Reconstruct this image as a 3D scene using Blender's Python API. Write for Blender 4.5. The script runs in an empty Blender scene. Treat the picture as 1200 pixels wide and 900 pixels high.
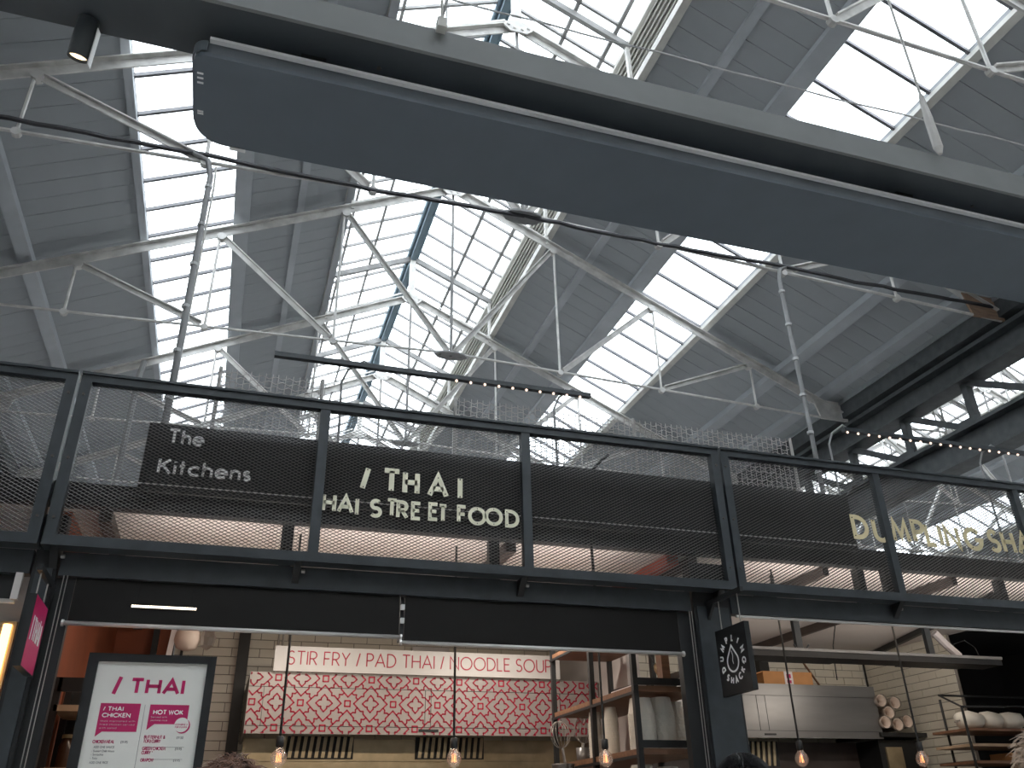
import bpy, bmesh, math, random
from mathutils import Vector, Matrix
random.seed(7)
C = bpy.context.scene
COL = C.collection
PI = math.pi

# ------------------------------------------------------------------ camera
PITCH, YAW, ROLL, FPX = 4.84357117e-01, 3.23851943e-01, -2.27517766e-02, 990.2185
cy, sy, cp, sp = math.cos(YAW), math.sin(YAW), math.cos(PITCH), math.sin(PITCH)
F = Vector((sy*cp, cy*cp, sp)); R0 = Vector((cy, -sy, 0)); U0 = R0.cross(F)
cr, sr = math.cos(ROLL), math.sin(ROLL)
Rv = cr*R0 + sr*U0; Uv = -sr*R0 + cr*U0
cam_d = bpy.data.cameras.new('camera'); cam = bpy.data.objects.new('camera', cam_d); COL.objects.link(cam)
cam_d.sensor_width = 36; cam_d.lens = FPX/1200*36; cam_d.clip_start = .02; cam_d.clip_end = 300
cam.matrix_world = Matrix(((Rv.x, Uv.x, -F.x, 0), (Rv.y, Uv.y, -F.y, 0), (Rv.z, Uv.z, -F.z, 1.6), (0, 0, 0, 1)))
C.camera = cam
# ------------------------------------------------------------------ world, exposure
w = bpy.data.worlds.new('overcast_sky'); C.world = w; w.use_nodes = True
bg = w.node_tree.nodes['Background']; bg.inputs[0].default_value = (.93, .965, 1, 1); bg.inputs[1].default_value = 5.0
C.view_settings.view_transform = 'Standard'; C.view_settings.look = 'None'
C.view_settings.exposure = 0.3; C.view_settings.gamma = 1; C.view_settings.use_curve_mapping = False

# ------------------------------------------------------------------ materials
def mat(name, col, rough=.6, metal=0, var=.12, scale=8, emit=None, es=0, bump=0, stretch=None, spec=.5):
    m = bpy.data.materials.new(name); m.use_nodes = True
    nt = m.node_tree; N = nt.nodes; L = nt.links; p = N['Principled BSDF']
    p.inputs['Roughness'].default_value = rough; p.inputs['Metallic'].default_value = metal
    p.inputs['Specular IOR Level'].default_value = spec
    tc = N.new('ShaderNodeTexCoord'); mp = N.new('ShaderNodeMapping'); nz = N.new('ShaderNodeTexNoise')
    nz.inputs['Scale'].default_value = scale; nz.inputs['Detail'].default_value = 5
    if stretch: mp.inputs['Scale'].default_value = stretch
    L.new(tc.outputs['Object'], mp.inputs[0]); L.new(mp.outputs[0], nz.inputs['Vector'])
    rp = N.new('ShaderNodeValToRGB'); e = rp.color_ramp.elements
    e[0].position = .3; e[1].position = .7
    e[0].color = tuple(max(0, c*(1-var)) for c in col)+(1,); e[1].color = tuple(min(1, c*(1+var)) for c in col)+(1,)
    L.new(nz.outputs[0], rp.inputs[0]); L.new(rp.outputs[0], p.inputs['Base Color'])
    if bump:
        b = N.new('ShaderNodeBump'); b.inputs['Strength'].default_value = bump; b.inputs['Distance'].default_value = .01
        L.new(nz.outputs[0], b.inputs['Height']); L.new(b.outputs[0], p.inputs['Normal'])
    if emit: p.inputs['Emission Color'].default_value = tuple(emit)+(1,); p.inputs['Emission Strength'].default_value = es
    return m
def glassy(name, tcol, tr=.85, rough=.1, dcol=(.9, .95, 1), gl=.1):
    m = bpy.data.materials.new(name); m.use_nodes = True
    nt = m.node_tree; N = nt.nodes; L = nt.links; N.remove(N['Principled BSDF']); o = N['Material Output']
    t = N.new('ShaderNodeBsdfTransparent'); t.inputs[0].default_value = tuple(tcol)+(1,)
    d = N.new('ShaderNodeBsdfTranslucent'); d.inputs[0].default_value = tuple(dcol)+(1,)
    nz = N.new('ShaderNodeTexNoise'); nz.inputs['Scale'].default_value = 3
    mr = N.new('ShaderNodeMapRange'); mr.inputs[3].default_value = max(0, 1-tr-.04); mr.inputs[4].default_value = min(1, 1-tr+.04)
    L.new(nz.outputs[0], mr.inputs[0])
    g = N.new('ShaderNodeBsdfGlossy'); g.inputs['Roughness'].default_value = rough
    a = N.new('ShaderNodeMixShader'); L.new(mr.outputs[0], a.inputs[0]); L.new(t.outputs[0], a.inputs[1]); L.new(d.outputs[0], a.inputs[2])
    b = N.new('ShaderNodeMixShader'); b.inputs[0].default_value = gl; L.new(a.outputs[0], b.inputs[1]); L.new(g.outputs[0], b.inputs[2])
    L.new(b.outputs[0], o.inputs[0]); return m
def glow(name, col, s):
    return mat(name, col, .5, emit=col, es=s, var=.02)
M = dict(
 white_iron=mat('white_iron', (.60, .585, .56), .55, var=.2, scale=6, bump=.1),
 old_iron=mat('old_iron', (.27, .265, .26), .6, var=.22, scale=5, bump=.1),
 board=mat('board_paint', (.35, .372, .39), .7, var=.06, scale=1.6, bump=.03),
 batten=mat('batten_paint', (.42, .445, .47), .6, var=.1, scale=2),
 ridge=mat('ridge_paint', (.15, .21, .25), .6, var=.1),
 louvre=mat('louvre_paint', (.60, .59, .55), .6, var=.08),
 bar=mat('glazing_bar', (.16, .16, .17), .5),
 glass=glassy('roof_glass', (.97, .99, 1), .86),
 girder=mat('girder_paint', (.065, .072, .076), .55, var=.25, bump=.1),
 heel_lit=mat('lit_heel_brown', (.30, .20, .14), .75, var=.25, scale=5, stretch=(1, 8, 8)),
 steel=mat('dark_steel', (.038, .045, .050), .42, var=.2, scale=10),
 steel2=mat('black_steel', (.012, .013, .014), .5, var=.2),
 beam_lit=mat('beam_front_lit', (.20, .207, .207), .6, var=.06),
 beam_shade=mat('beam_under_shaded', (.055, .064, .072), .5, var=.1),
 heater=mat('heater_casing', (.115, .14, .165), .45, var=.05),  # blue-grey lifted to put the lens haze into the casing colour
 heatside=mat('heater_side', (.13, .15, .17), .4),
 alu=mat('aluminium_trim', (.80, .80, .80), .4, .0, var=.04),
 silver=mat('silver_bar', (.66, .63, .60), .35, .5, var=.05),
 mesh=mat('mesh_paint', (.13, .122, .115), .5, var=.1),
 signback=mat('sign_backboard', (.042, .044, .046), .7, var=.15, scale=3),
 cream=mat('cream_letter', (.84, .81, .62), .5, var=.07),
 gold=mat('gold_letter', (.70, .60, .36), .5, var=.07),
 whitel=mat('white_letter', (.93, .92, .90), .5, var=.04),
 bolt=mat('bolt_metal', (.10, .09, .08), .4, .7),
 soffit=mat('pale_ceiling', (.62, .57, .54), .7, var=.05, scale=2),
 joist=mat('joist_paint', (.06, .045, .04), .6),
 redduct=mat('red_paint', (.35, .07, .04), .5),
 brick=mat('cream_brick', (.74, .70, .60), .35, var=.08, scale=3, bump=.06),
 mortar=mat('grey_mortar', (.26, .23, .20), .9, var=.1, scale=20),
 blind=glassy('tinted_blind', (.06, .055, .05), .55, .3, (.055, .054, .052), .05),
 magenta=mat('magenta_print', (.55, .015, .13), .5, var=.04),
 pinksign=mat('pink_sign', (.62, .02, .14), .45, var=.04),
 paper=mat('menu_paper', (.85, .84, .78), .6, var=.02),
 greyink=mat('grey_ink', (.30, .29, .28), .6),
 signwhite=mat('white_sign_board', (.60, .58, .56), .5, var=.04),
 crimson=mat('crimson_print', (.40, .012, .045), .5, var=.05),
 steelhood=mat('stainless', (.20, .195, .19), .34, .55, var=.08, scale=2, stretch=(1, 1, 6)),
 hoodskin=mat('hood_vinyl', (.33, .30, .285), .4, .35, var=.12, scale=1.5),
 brass=mat('warm_stainless', (.52, .42, .27), .35, .8, var=.15),
 orange=mat('orange_wall', (.24, .06, .022), .6, var=.2, scale=2),
 wood=mat('shelf_wood', (.19, .095, .052), .55, var=.25, scale=4, stretch=(1, 8, 8)),
 lightwood=mat('pale_wood', (.42, .30, .20), .55, var=.2, scale=4),
 cup=mat('paper_cup', (.74, .70, .62), .55, var=.05),
 card=mat('cardboard', (.50, .24, .09), .7, var=.1),
 label=mat('box_label', (.75, .70, .70), .6),
 eggcup=mat('cream_paper', (.70, .58, .50), .6, var=.12),
 plastic=glassy('clear_plastic', (.85, .85, .85), .5, .15, (.7, .66, .62), .2),
 wire=mat('wire_metal', (.45, .43, .40), .3, .8),
 fence=mat('fence_wire', (.40, .38, .36), .5),
 cable=mat('black_cable', (.05, .05, .055), .6),
 conduit=mat('grey_conduit', (.26, .26, .26), .5),
 rope=mat('pale_cord', (.5, .5, .5), .8),
 bulbglass=glassy('bulb_glass', (.95, .93, .9), .80, .05, (.9, .88, .84), .16),
 filament=glow('filament', (1, .42, .16), 2.6),
 fairy=glow('fairy_bulb', (1, .74, .60), 1.1),
 led=glow('led_diode', (1, .84, .66), 3.2),
 spotlens=glow('spot_lens', (1, .72, .42), 2.2),
 tube=glow('warm_tube', (1, .55, .2), 3.5),
 fill_glow=glow('fill_lamp', (1, .86, .72), 2.0),  # glow of the added tubes behind the fascias
 floor=mat('concrete_floor', (.44, .42, .40), .7, var=.15, scale=1.5),
 outer=mat('painted_masonry', (.42, .40, .38), .8, var=.15, scale=1),
 skin=mat('skin', (.52, .33, .25), .5, var=.06), eye=mat('eye', (.04, .03, .025), .2),
 lips=mat('lips', (.42, .17, .14), .5),
 hair_b=mat('brown_hair', (.20, .10, .062), .5, var=.4, scale=30),
 hair_d=mat('dark_hair', (.014, .012, .012), .35, var=.3, scale=30),
 hair_l=mat('fair_hair', (.40, .29, .21), .5, var=.3, scale=30),
 cloth_n=mat('navy_cloth', (.03, .04, .08), .9), cloth_g=mat('grey_cloth', (.12, .12, .12), .9), cloth_k=mat('black_cloth', (.02, .02, .02), .9),
 shoe=mat('shoe_leather', (.03, .025, .02), .5), sauce=mat('dark_jar', (.07, .035, .02), .2), lid=mat('jar_lid', (.5, .4, .2), .4),
 redlid=mat('red_bottle', (.5, .03, .05), .4),
)
# ------------------------------------------------------------------ builders
LOC = {}
class MB:
    def __init__(s): s.v = []; s.f = []
    def add(s, vs, fs):
        n = len(s.v); s.v += [tuple(v) for v in vs]; s.f += [tuple(i+n for i in f) for f in fs]; return s
    def box(s, x0, x1, y0, y1, z0, z1):
        return s.add([(x, y, z) for x in (x0, x1) for y in (y0, y1) for z in (z0, z1)],
                     [(0, 1, 3, 2), (4, 6, 7, 5), (0, 4, 5, 1), (2, 3, 7, 6), (0, 2, 6, 4), (1, 5, 7, 3)])
    def beam(s, a, b, w_, h_, up=(0, 0, 1), off=0):
        a = Vector(a); b = Vector(b); d = (b-a).normalized(); up = Vector(up)
        if abs(d.dot(up)) > .98: up = Vector((0, 1, 0))
        sd = d.cross(up).normalized(); u = sd.cross(d); a = a+u*off; b = b+u*off
        vs = [p+sd*i*w_/2+u*j*h_/2 for p in (a, b) for i in (-1, 1) for j in (-1, 1)]
        return s.add(vs, [(0, 1, 3, 2), (4, 6, 7, 5), (0, 4, 5, 1), (2, 3, 7, 6), (0, 2, 6, 4), (1, 5, 7, 3)])
    def tee(s, a, b, w_, h_, t=.016, up=(0, 0, 1)):
        s.beam(a, b, w_, t, up, h_/2); return s.beam(a, b, t, h_, up)
    def tube(s, pts, r, n=6, cap=True):
        pts = [Vector(p) for p in pts]; rings = []
        prev = None
        for i, p in enumerate(pts):
            d = (pts[min(i+1, len(pts)-1)]-pts[max(i-1, 0)])
            d = d.normalized() if d.length > 1e-9 else Vector((0, 0, 1))
            if prev is None: q = Vector((0, 0, 1)) if abs(d.z) < .9 else Vector((1, 0, 0))
            else: q = prev
            a = (q-d*q.dot(d)).normalized(); prev = a; b = d.cross(a)
            rr = r[i] if isinstance(r, (list, tuple)) else r
            rings.append([p+(a*math.cos(2*PI*k/n)+b*math.sin(2*PI*k/n))*rr for k in range(n)])
        vs = [v for g in rings for v in g]; fs = []
        for i in range(len(rings)-1):
            for k in range(n): fs.append((i*n+k, i*n+(k+1) % n, (i+1)*n+(k+1) % n, (i+1)*n+k))
        if cap: fs += [tuple(range(n))[::-1], tuple((len(rings)-1)*n+k for k in range(n))]
        return s.add(vs, fs)
    def lathe(s, c, prof, n=14, ax=(0, 0, 1), cap=True):
        ax = Vector(ax).normalized(); c = Vector(c)
        q = Vector((1, 0, 0)) if abs(ax.x) < .8 else Vector((0, 1, 0))
        a = (q-ax*q.dot(ax)).normalized(); b = ax.cross(a)
        vs = [c+ax*h+(a*math.cos(2*PI*k/n)+b*math.sin(2*PI*k/n))*max(r, .0003) for h, r in prof for k in range(n)]
        fs = [(i*n+k, i*n+(k+1) % n, (i+1)*n+(k+1) % n, (i+1)*n+k) for i in range(len(prof)-1) for k in range(n)]
        if cap: fs += [tuple(range(n))[::-1], tuple((len(prof)-1)*n+k for k in range(n))]
        return s.add(vs, fs)
    def prism(s, poly, O, X, Y, Nn, t):
        O = Vector(O); X = Vector(X); Y = Vector(Y); Nn = Vector(Nn)
        a = [O+X*p[0]+Y*p[1] for p in poly]; n = len(a)
        return s.add(a+[q+Nn*t for q in a], [tuple(range(n))[::-1], tuple(range(n, 2*n))]+[(i, (i+1) % n, n+(i+1) % n, n+i) for i in range(n)])
    def ribbon(s, pl, th, O, X, Y, Nn, t, closed=False):
        O = Vector(O); X = Vector(X); Y = Vector(Y); Nn = Vector(Nn)
        p = [Vector((a[0], a[1])) for a in pl]; n = len(p); L = []; Rr = []
        for i in range(n):
            a = p[i-1] if (i > 0 or closed) else None; b = p[(i+1) % n] if (i < n-1 or closed) else None
            d1 = (p[i]-a).normalized() if a is not None and (p[i]-a).length > 1e-9 else None
            d2 = (b-p[i]).normalized() if b is not None and (b-p[i]).length > 1e-9 else None
            if d1 is None: d1 = d2
            if d2 is None: d2 = d1
            n1 = Vector((-d1.y, d1.x)); n2 = Vector((-d2.y, d2.x)); m = n1+n2
            m = n1 if m.length < .2 else m.normalized()
            k = min(2.2, 1/max(.3, m.dot(n1)))
            L.append(p[i]+m*th/2*k); Rr.append(p[i]-m*th/2*k)
        for i in range(n if closed else n-1):
            j = (i+1) % n
            q = [L[i], Rr[i], Rr[j], L[j]]
            s.prism(q, O, X, Y, Nn, t)
        return s
    def mesh(s, name, m):
        me = bpy.data.meshes.new(name); me.from_pydata(s.v, [], s.f); me.materials.append(m)
        bm = bmesh.new(); bm.from_mesh(me); bmesh.ops.recalc_face_normals(bm, faces=bm.faces); bm.to_mesh(me); bm.free()
        return me
    def build(s, name, m, parent=None, smooth=False, loc=None):
        if parent is not None: o_ = LOC[parent.name]
        else: o_ = Vector(loc) if loc else Vector((0, 0, 0))
        s.v = [(a[0]-o_.x, a[1]-o_.y, a[2]-o_.z) for a in s.v]
        me = s.mesh(name, m)
        if smooth:
            for p in me.polygons: p.use_smooth = True
        o = bpy.data.objects.new(name, me); COL.objects.link(o)
        if parent is not None: o.parent = parent
        else: o.location = o_
        LOC[o.name] = o_
        return o
def thing(name, label, cat, loc=(0, 0, 0), group=None, kind=None):
    o = bpy.data.objects.new(name, None); COL.objects.link(o); o.location = loc; LOC[o.name] = Vector(loc); o.empty_display_size = .1
    if kind: o['kind'] = kind
    if label: o['label'] = label
    if cat: o['category'] = cat
    if group: o['group'] = group
    return o
def tag(o, label, cat, group=None, kind=None):
    o['label'] = label; o['category'] = cat
    if group: o['group'] = group
    if kind: o['kind'] = kind
    return o
def inst(name, me, parent, p, rot=None):
    o = bpy.data.objects.new(name, me); COL.objects.link(o); o.parent = parent
    o.location = Vector(p)-LOC[parent.name]
    if rot: o.rotation_euler = rot
    return o
def copy_tree(o, parent=None):
    c = o.copy(); COL.objects.link(c); c.parent = parent
    for ch in list(o.children): copy_tree(ch, c)
    return c

# ------------------------------------------------------------------ stroke lettering
def arc(cx, cy_, rx, ry, a0, a1, n=10):
    return [(cx+rx*math.cos(math.radians(a0+(a1-a0)*i/n)), cy_+ry*math.sin(math.radians(a0+(a1-a0)*i/n))) for i in range(n+1)]
GL = {
 'A': (.78, [[(0, 0), (.39, 1), (.78, 0)], [(.15, .33), (.63, .33)]]),
 'B': (.5, [[(0, 0), (0, 1), (.25, 1)]+arc(.25, .77, .21, .23, 90, -90, 6)+[(0, .54)], [(0, .54), (.25, .54)]+arc(.25, .27, .25, .27, 90, -90, 6)+[(0, 0)]]),
 'C': (.8, [arc(.48, .5, .48, .5, 42, 318, 14)]),
 'D': (.68, [[(0, 0), (0, 1), (.2, 1)]+arc(.2, .5, .48, .5, 90, -90, 10)+[(0, 0)]]),
 'E': (.48, [[(.48, 1), (0, 1), (0, 0), (.48, 0)], [(0, .52), (.42, .52)]]),
 'F': (.46, [[(.46, 1), (0, 1), (0, 0)], [(0, .5), (.4, .5)]]),
 'G': (.94, [arc(.48, .5, .48, .5, 42, 355, 14)+[(.58, .46)]]),
 'H': (.66, [[(0, 0), (0, 1)], [(.66, 0), (.66, 1)], [(0, .52), (.66, .52)]]),
 'I': (0, [[(0, 0), (0, 1)]]),
 'K': (.58, [[(0, 0), (0, 1)], [(.54, 1), (0, .42)], [(.17, .6), (.58, 0)]]),
 'L': (.42, [[(0, 1), (0, 0), (.42, 0)]]),
 'M': (.9, [[(0, 0), (.12, 1), (.45, .2), (.78, 1), (.9, 0)]]),
 'N': (.7, [[(0, 0), (0, 1), (.7, 0), (.7, 1)]]),
 'O': (.96, [arc(.48, .5, .48, .5, 0, 360, 22)]),
 'P': (.5, [[(0, 0), (0, 1), (.24, 1)]+arc(.24, .73, .27, .27, 90, -90, 8)+[(0, .46)]]),
 'R': (.54, [[(0, 0), (0, 1), (.24, 1)]+arc(.24, .73, .27, .27, 90, -90, 8)+[(0, .46)], [(.24, .46), (.54, 0)]]),
 'S': (.5, [arc(.25, .75, .22, .25, 35, 262, 9)+arc(.25, .26, .25, .26, 78, -145, 9)]),
 'T': (.6, [[(0, 1), (.6, 1)], [(.3, 1), (.3, 0)]]),
 'U': (.62, [[(0, 1)]+arc(.31, .31, .31, .31, 180, 360, 9)+[(.62, 1)]]),
 'V': (.7, [[(0, 1), (.35, 0), (.7, 1)]]), 'W': (1, [[(0, 1), (.25, 0), (.5, .9), (.75, 0), (1, 1)]]),
 'X': (.6, [[(0, 0), (.6, 1)], [(0, 1), (.6, 0)]]), 'Y': (.62, [[(0, 1), (.31, .48), (.62, 1)], [(.31, .48), (.31, 0)]]),
 '/': (.24, [[(0, 0), (.24, 1)]]), '&': (.6, [[(.62, 0), (.12, .72)]+arc(.27, .82, .16, .17, 200, -20, 7)+[(.05, .35)]+arc(.25, .2, .22, .2, 150, 340, 7)+[(.58, .45)]]),
 'h': (.44, [[(0, 0), (0, 1)], [(0, .3)]+arc(.22, .38, .22, .24, 180, 0, 8)+[(.44, 0)]]),
 'e': (.58, [[(.02, .32), (.58, .32)]+arc(.29, .31, .29, .31, 5, 315, 12)]),
 'i': (0, [[(0, 0), (0, .62)], [(0, .82), (0, .9)]]),
 't': (.28, [[(.14, 0), (.14, .95)], [(0, .6), (.28, .6)]]),
 'c': (.5, [arc(.3, .31, .3, .31, 48, 312, 10)]),
 'n': (.44, [[(0, 0), (0, .62)], [(0, .3)]+arc(.22, .38, .22, .24, 180, 0, 8)+[(.44, 0)]]),
 's': (.32, [arc(.16, .47, .14, .15, 35, 262, 7)+arc(.16, .16, .16, .16, 78, -145, 7)]),
 'o': (.6, [arc(.3, .31, .3, .31, 0, 360, 14)]), 'r': (.26, [[(0, 0), (0, .62)], [(0, .35), (.1, .58), (.28, .6)]]),
 'd': (.56, [arc(.27, .31, .27, .31, 0, 360, 12), [(.55, 0), (.55, 1)]]), 'a': (.56, [arc(.27, .31, .27, .31, 0, 360, 12), [(.55, 0), (.55, .62)]]),
 'v': (.46, [[(0, .62), (.23, 0), (.46, .62)]]), 'w': (.7, [[(0, .62), (.18, 0), (.35, .6), (.52, 0), (.7, .62)]]),
 'l': (0, [[(0, 0), (0, 1)]]), 'm': (.76, [[(0, 0), (0, .62)], [(0, .38)]+arc(.19, .42, .19, .2, 180, 0, 6)+[(.38, 0)], [(.38, .38)]+arc(.57, .42, .19, .2, 180, 0, 6)+[(.76, 0)]]),
 'k': (.4, [[(0, 0), (0, 1)], [(.38, .62), (0, .28)], [(.12, .38), (.4, 0)]]), 'p': (.56, [arc(.28, .31, .27, .31, 0, 360, 12), [(0, -.35), (0, .62)]]),
 'u': (.42, [[(0, .62)]+arc(.21, .22, .21, .22, 180, 360, 7)+[(.42, .62)]]), 'b': (.56, [arc(.28, .31, .27, .31, 0, 360, 12), [(0, 0), (0, 1)]]),
 'f': (.3, [[(.1, 0), (.1, .8)]+arc(.24, .82, .14, .16, 180, 80, 4), [(0, .6), (.28, .6)]]), 'g': (.56, [arc(.28, .31, .27, .31, 0, 360, 12), [(.55, .62), (.55, -.15)]+arc(.3, -.15, .25, .2, 0, -150, 6)]),
 'j': (.1, [[(.08, .62), (.08, -.2), (0, -.3)]]), 'y': (.44, [[(0, .62), (.22, 0)], [(.44, .62), (.12, -.3)]]), 'x': (.4, [[(0, 0), (.4, .62)], [(0, .62), (.4, 0)]]),
 '.': (0, [[(0, 0), (0, .1)]]), '*': (.3, [[(0, .7), (.3, .9)], [(0, .9), (.3, .7)]]), '-': (.3, [[(0, .4), (.3, .4)]]),
 '£': (.5, [[(.5, .85)]+arc(.3, .78, .17, .2, 30, 180, 5)+[(.13, 0)], [(0, 0), (.5, 0)], [(0, .45), (.38, .45)]]),
 '0': (.56, [arc(.28, .5, .28, .5, 0, 360, 14)]), '1': (.2, [[(0, .8), (.18, 1), (.18, 0)]]),
 '2': (.5, [arc(.25, .74, .24, .26, 160, -30, 8)+[(0, 0), (.5, 0)]]), '5': (.5, [[(.45, 1), (.1, 1), (.06, .58)]+arc(.24, .33, .26, .33, 110, -140, 8)]),
 '7': (.5, [[(0, 1), (.5, 1), (.15, 0)]]), '9': (.52, [arc(.26, .7, .26, .3, 0, 360, 12), [(.52, .7), (.2, 0)]]),
}
def text_mb(s, O, X, Y, Nn, h, th, t, gap=.22, fit=None, center=False, mb=None, slant=0):
    """draw s with cap height h; O = baseline start; X, Y unit vectors of the sign plane"""
    tot = 0
    for ch in s: tot += (.38 if ch == ' ' else GL[ch][0]+gap)
    tot -= gap
    sx = (fit/h-th)/tot if fit else 1
    X = Vector(X); Y = Vector(Y); O = Vector(O)
    if center: O = O-X*(tot*sx*h/2)
    mb = mb or MB(); x = th/2 if fit else 0
    for ch in s:
        if ch == ' ': x += .38*sx; continue
        wd, pls = GL[ch]
        for pl in pls:
            q = [((x+a*sx+slant*b)*h, (th/2+b*(1-th))*h) for a, b in pl]
            cl = len(q) > 8 and abs(q[0][0]-q[-1][0]) < 1e-6 and abs(q[0][1]-q[-1][1]) < 1e-6
            if cl: q = q[:-1]
            mb.ribbon(q, th*h, O, X, Y, Nn, t, cl)
        x += (wd+gap)*sx
    return mb

# ================================================================== MARKET ROOF
RX, BW = 2.46, 13.43                       # ridge of the middle bay, bay width
S, H0, HL = .48, 10.68, 11.42              # slope, underside height at the ridge, lantern glass ridge
LD = 1.57                                  # half width of the lantern
def rz(d): return H0-S*d
def lz(d): return HL-S*d
Y0, Y1 = -7.0, 26.0
GP = .57                                   # glazing bar pitch
th_ = math.atan(S)
def slopebox(d0, d1, y0, y1, t, side, z_off=0, zf=rz):
    """local-origin box lying in a roof slope; returns mesh verts relative to (d0,y0)"""
    mb = MB(); vs = []
    for d in (d0, d1):
        for y in (y0, y1):
            for k in (0, 1): vs.append((RX+side*d, y, zf(d)+z_off+k*t))
    return mb.add(vs, [(0, 1, 3, 2), (4, 6, 7, 5), (0, 4, 5, 1), (2, 3, 7, 6), (0, 2, 6, 4), (1, 5, 7, 3)])
nb = int((Y1-Y0)/GP)
YB = [Y0+i*GP for i in range(nb+1)]
def shift(mb, p):
    mb.v = [(a[0]-p[0], a[1]-p[1], a[2]-p[2]) for a in mb.v]; return mb
wn = 0
def boards(side, d0, d1, dx, pieces=True):
    c = thing('ceiling', None, None, (dx+RX+side*d0, Y0, rz(d0)), kind='structure')
    wd = .285
    me = shift(slopebox(d0, d1, .003, wd-.003, .03, side), (RX+side*d0, 0, rz(d0))).mesh('board', M['board'])
    n = int((Y1-Y0)/wd)
    big = None
    for i in range(n):
        y = Y0+i*wd
        if pieces and y > 2.0:
            inst('board', me, c, (dx+RX+side*d0, y, rz(d0)+random.uniform(-.002, .002)))
        else:
            big = big or MB(); b = slopebox(d0, d1, y+.003, y+wd-.003, .03, side); b.v = [(a[0]+dx, a[1], a[2]) for a in b.v]; big.add(b.v, b.f)
    if big: o = big.build('boarding', M['board'], c); o['kind'] = 'stuff'
    ds = slopebox(d0, d1, Y0, Y1, .02, side, .034); ds.v = [(a[0]+dx, a[1], a[2]) for a in ds.v]; ds.build('roof_deck', M['board'], c)
    return c
def glazing(side, d0, d1, cols, dx, zf, pieces=True, barm='bar', ymin=1.5):
    global wn; wn += 1
    wdw = thing('window_%d' % wn, None, None, (dx+RX+side*d0, Y0, zf(d0)), kind='structure')
    step = (d1-d0)/cols
    pm = None
    for k in range(cols):
        a, b = d0+k*step, d0+(k+1)*step
        me = shift(slopebox(a+.012, b-.012, .014, GP-.014, .006, side, .045, zf), (RX+side*a, 0, zf(a))).mesh('pane', M['glass'])
        for y in YB[:-1]:
            if pieces and y > ymin: inst('pane', me, wdw, (dx+RX+side*a, y, zf(a)))
            else:
                q = slopebox(a+.012, b-.012, y+.014, y+GP-.014, .006, side, .045, zf)
                q.v = [(v[0]+dx, v[1], v[2]) for v in q.v]
                pm = pm or MB(); pm.add(q.v, q.f)
    if pm: o = pm.build('distant_panes', M['glass'], wdw); o['kind'] = 'stuff'
    rm = shift(slopebox(d0, d1, -.018, .018, .05, side, .0, zf), (RX+side*d0, 0, zf(d0))).mesh('glazing_bar', M[barm])
    for y in YB: inst('glazing_bar', rm, wdw, (dx+RX+side*d0, y, zf(d0)))
    for a in [d0+k*step for k in range(1, cols)]+([1.36] if cols == 2 else []):
        q = slopebox(a-.022, a+.022, Y0, Y1, .045, side, .0, zf); q.v = [(v[0]+dx, v[1], v[2]) for v in q.v]
        q.build('long_bar', M[barm], wdw)
    return wdw
def purlin(side, d0, d1, t, m, dx, off=-.05, zf=rz, name='purlin', parent=None):
    q = slopebox(d0, d1, Y0, Y1, t, side, off, zf); q.v = [(v[0]+dx, v[1], v[2]) for v in q.v]
    o = q.build(name, M[m], parent, loc=(dx+RX+side*d0, Y0, zf(d0)))
    if parent is None: o['kind'] = 'structure'
    return o
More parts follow.
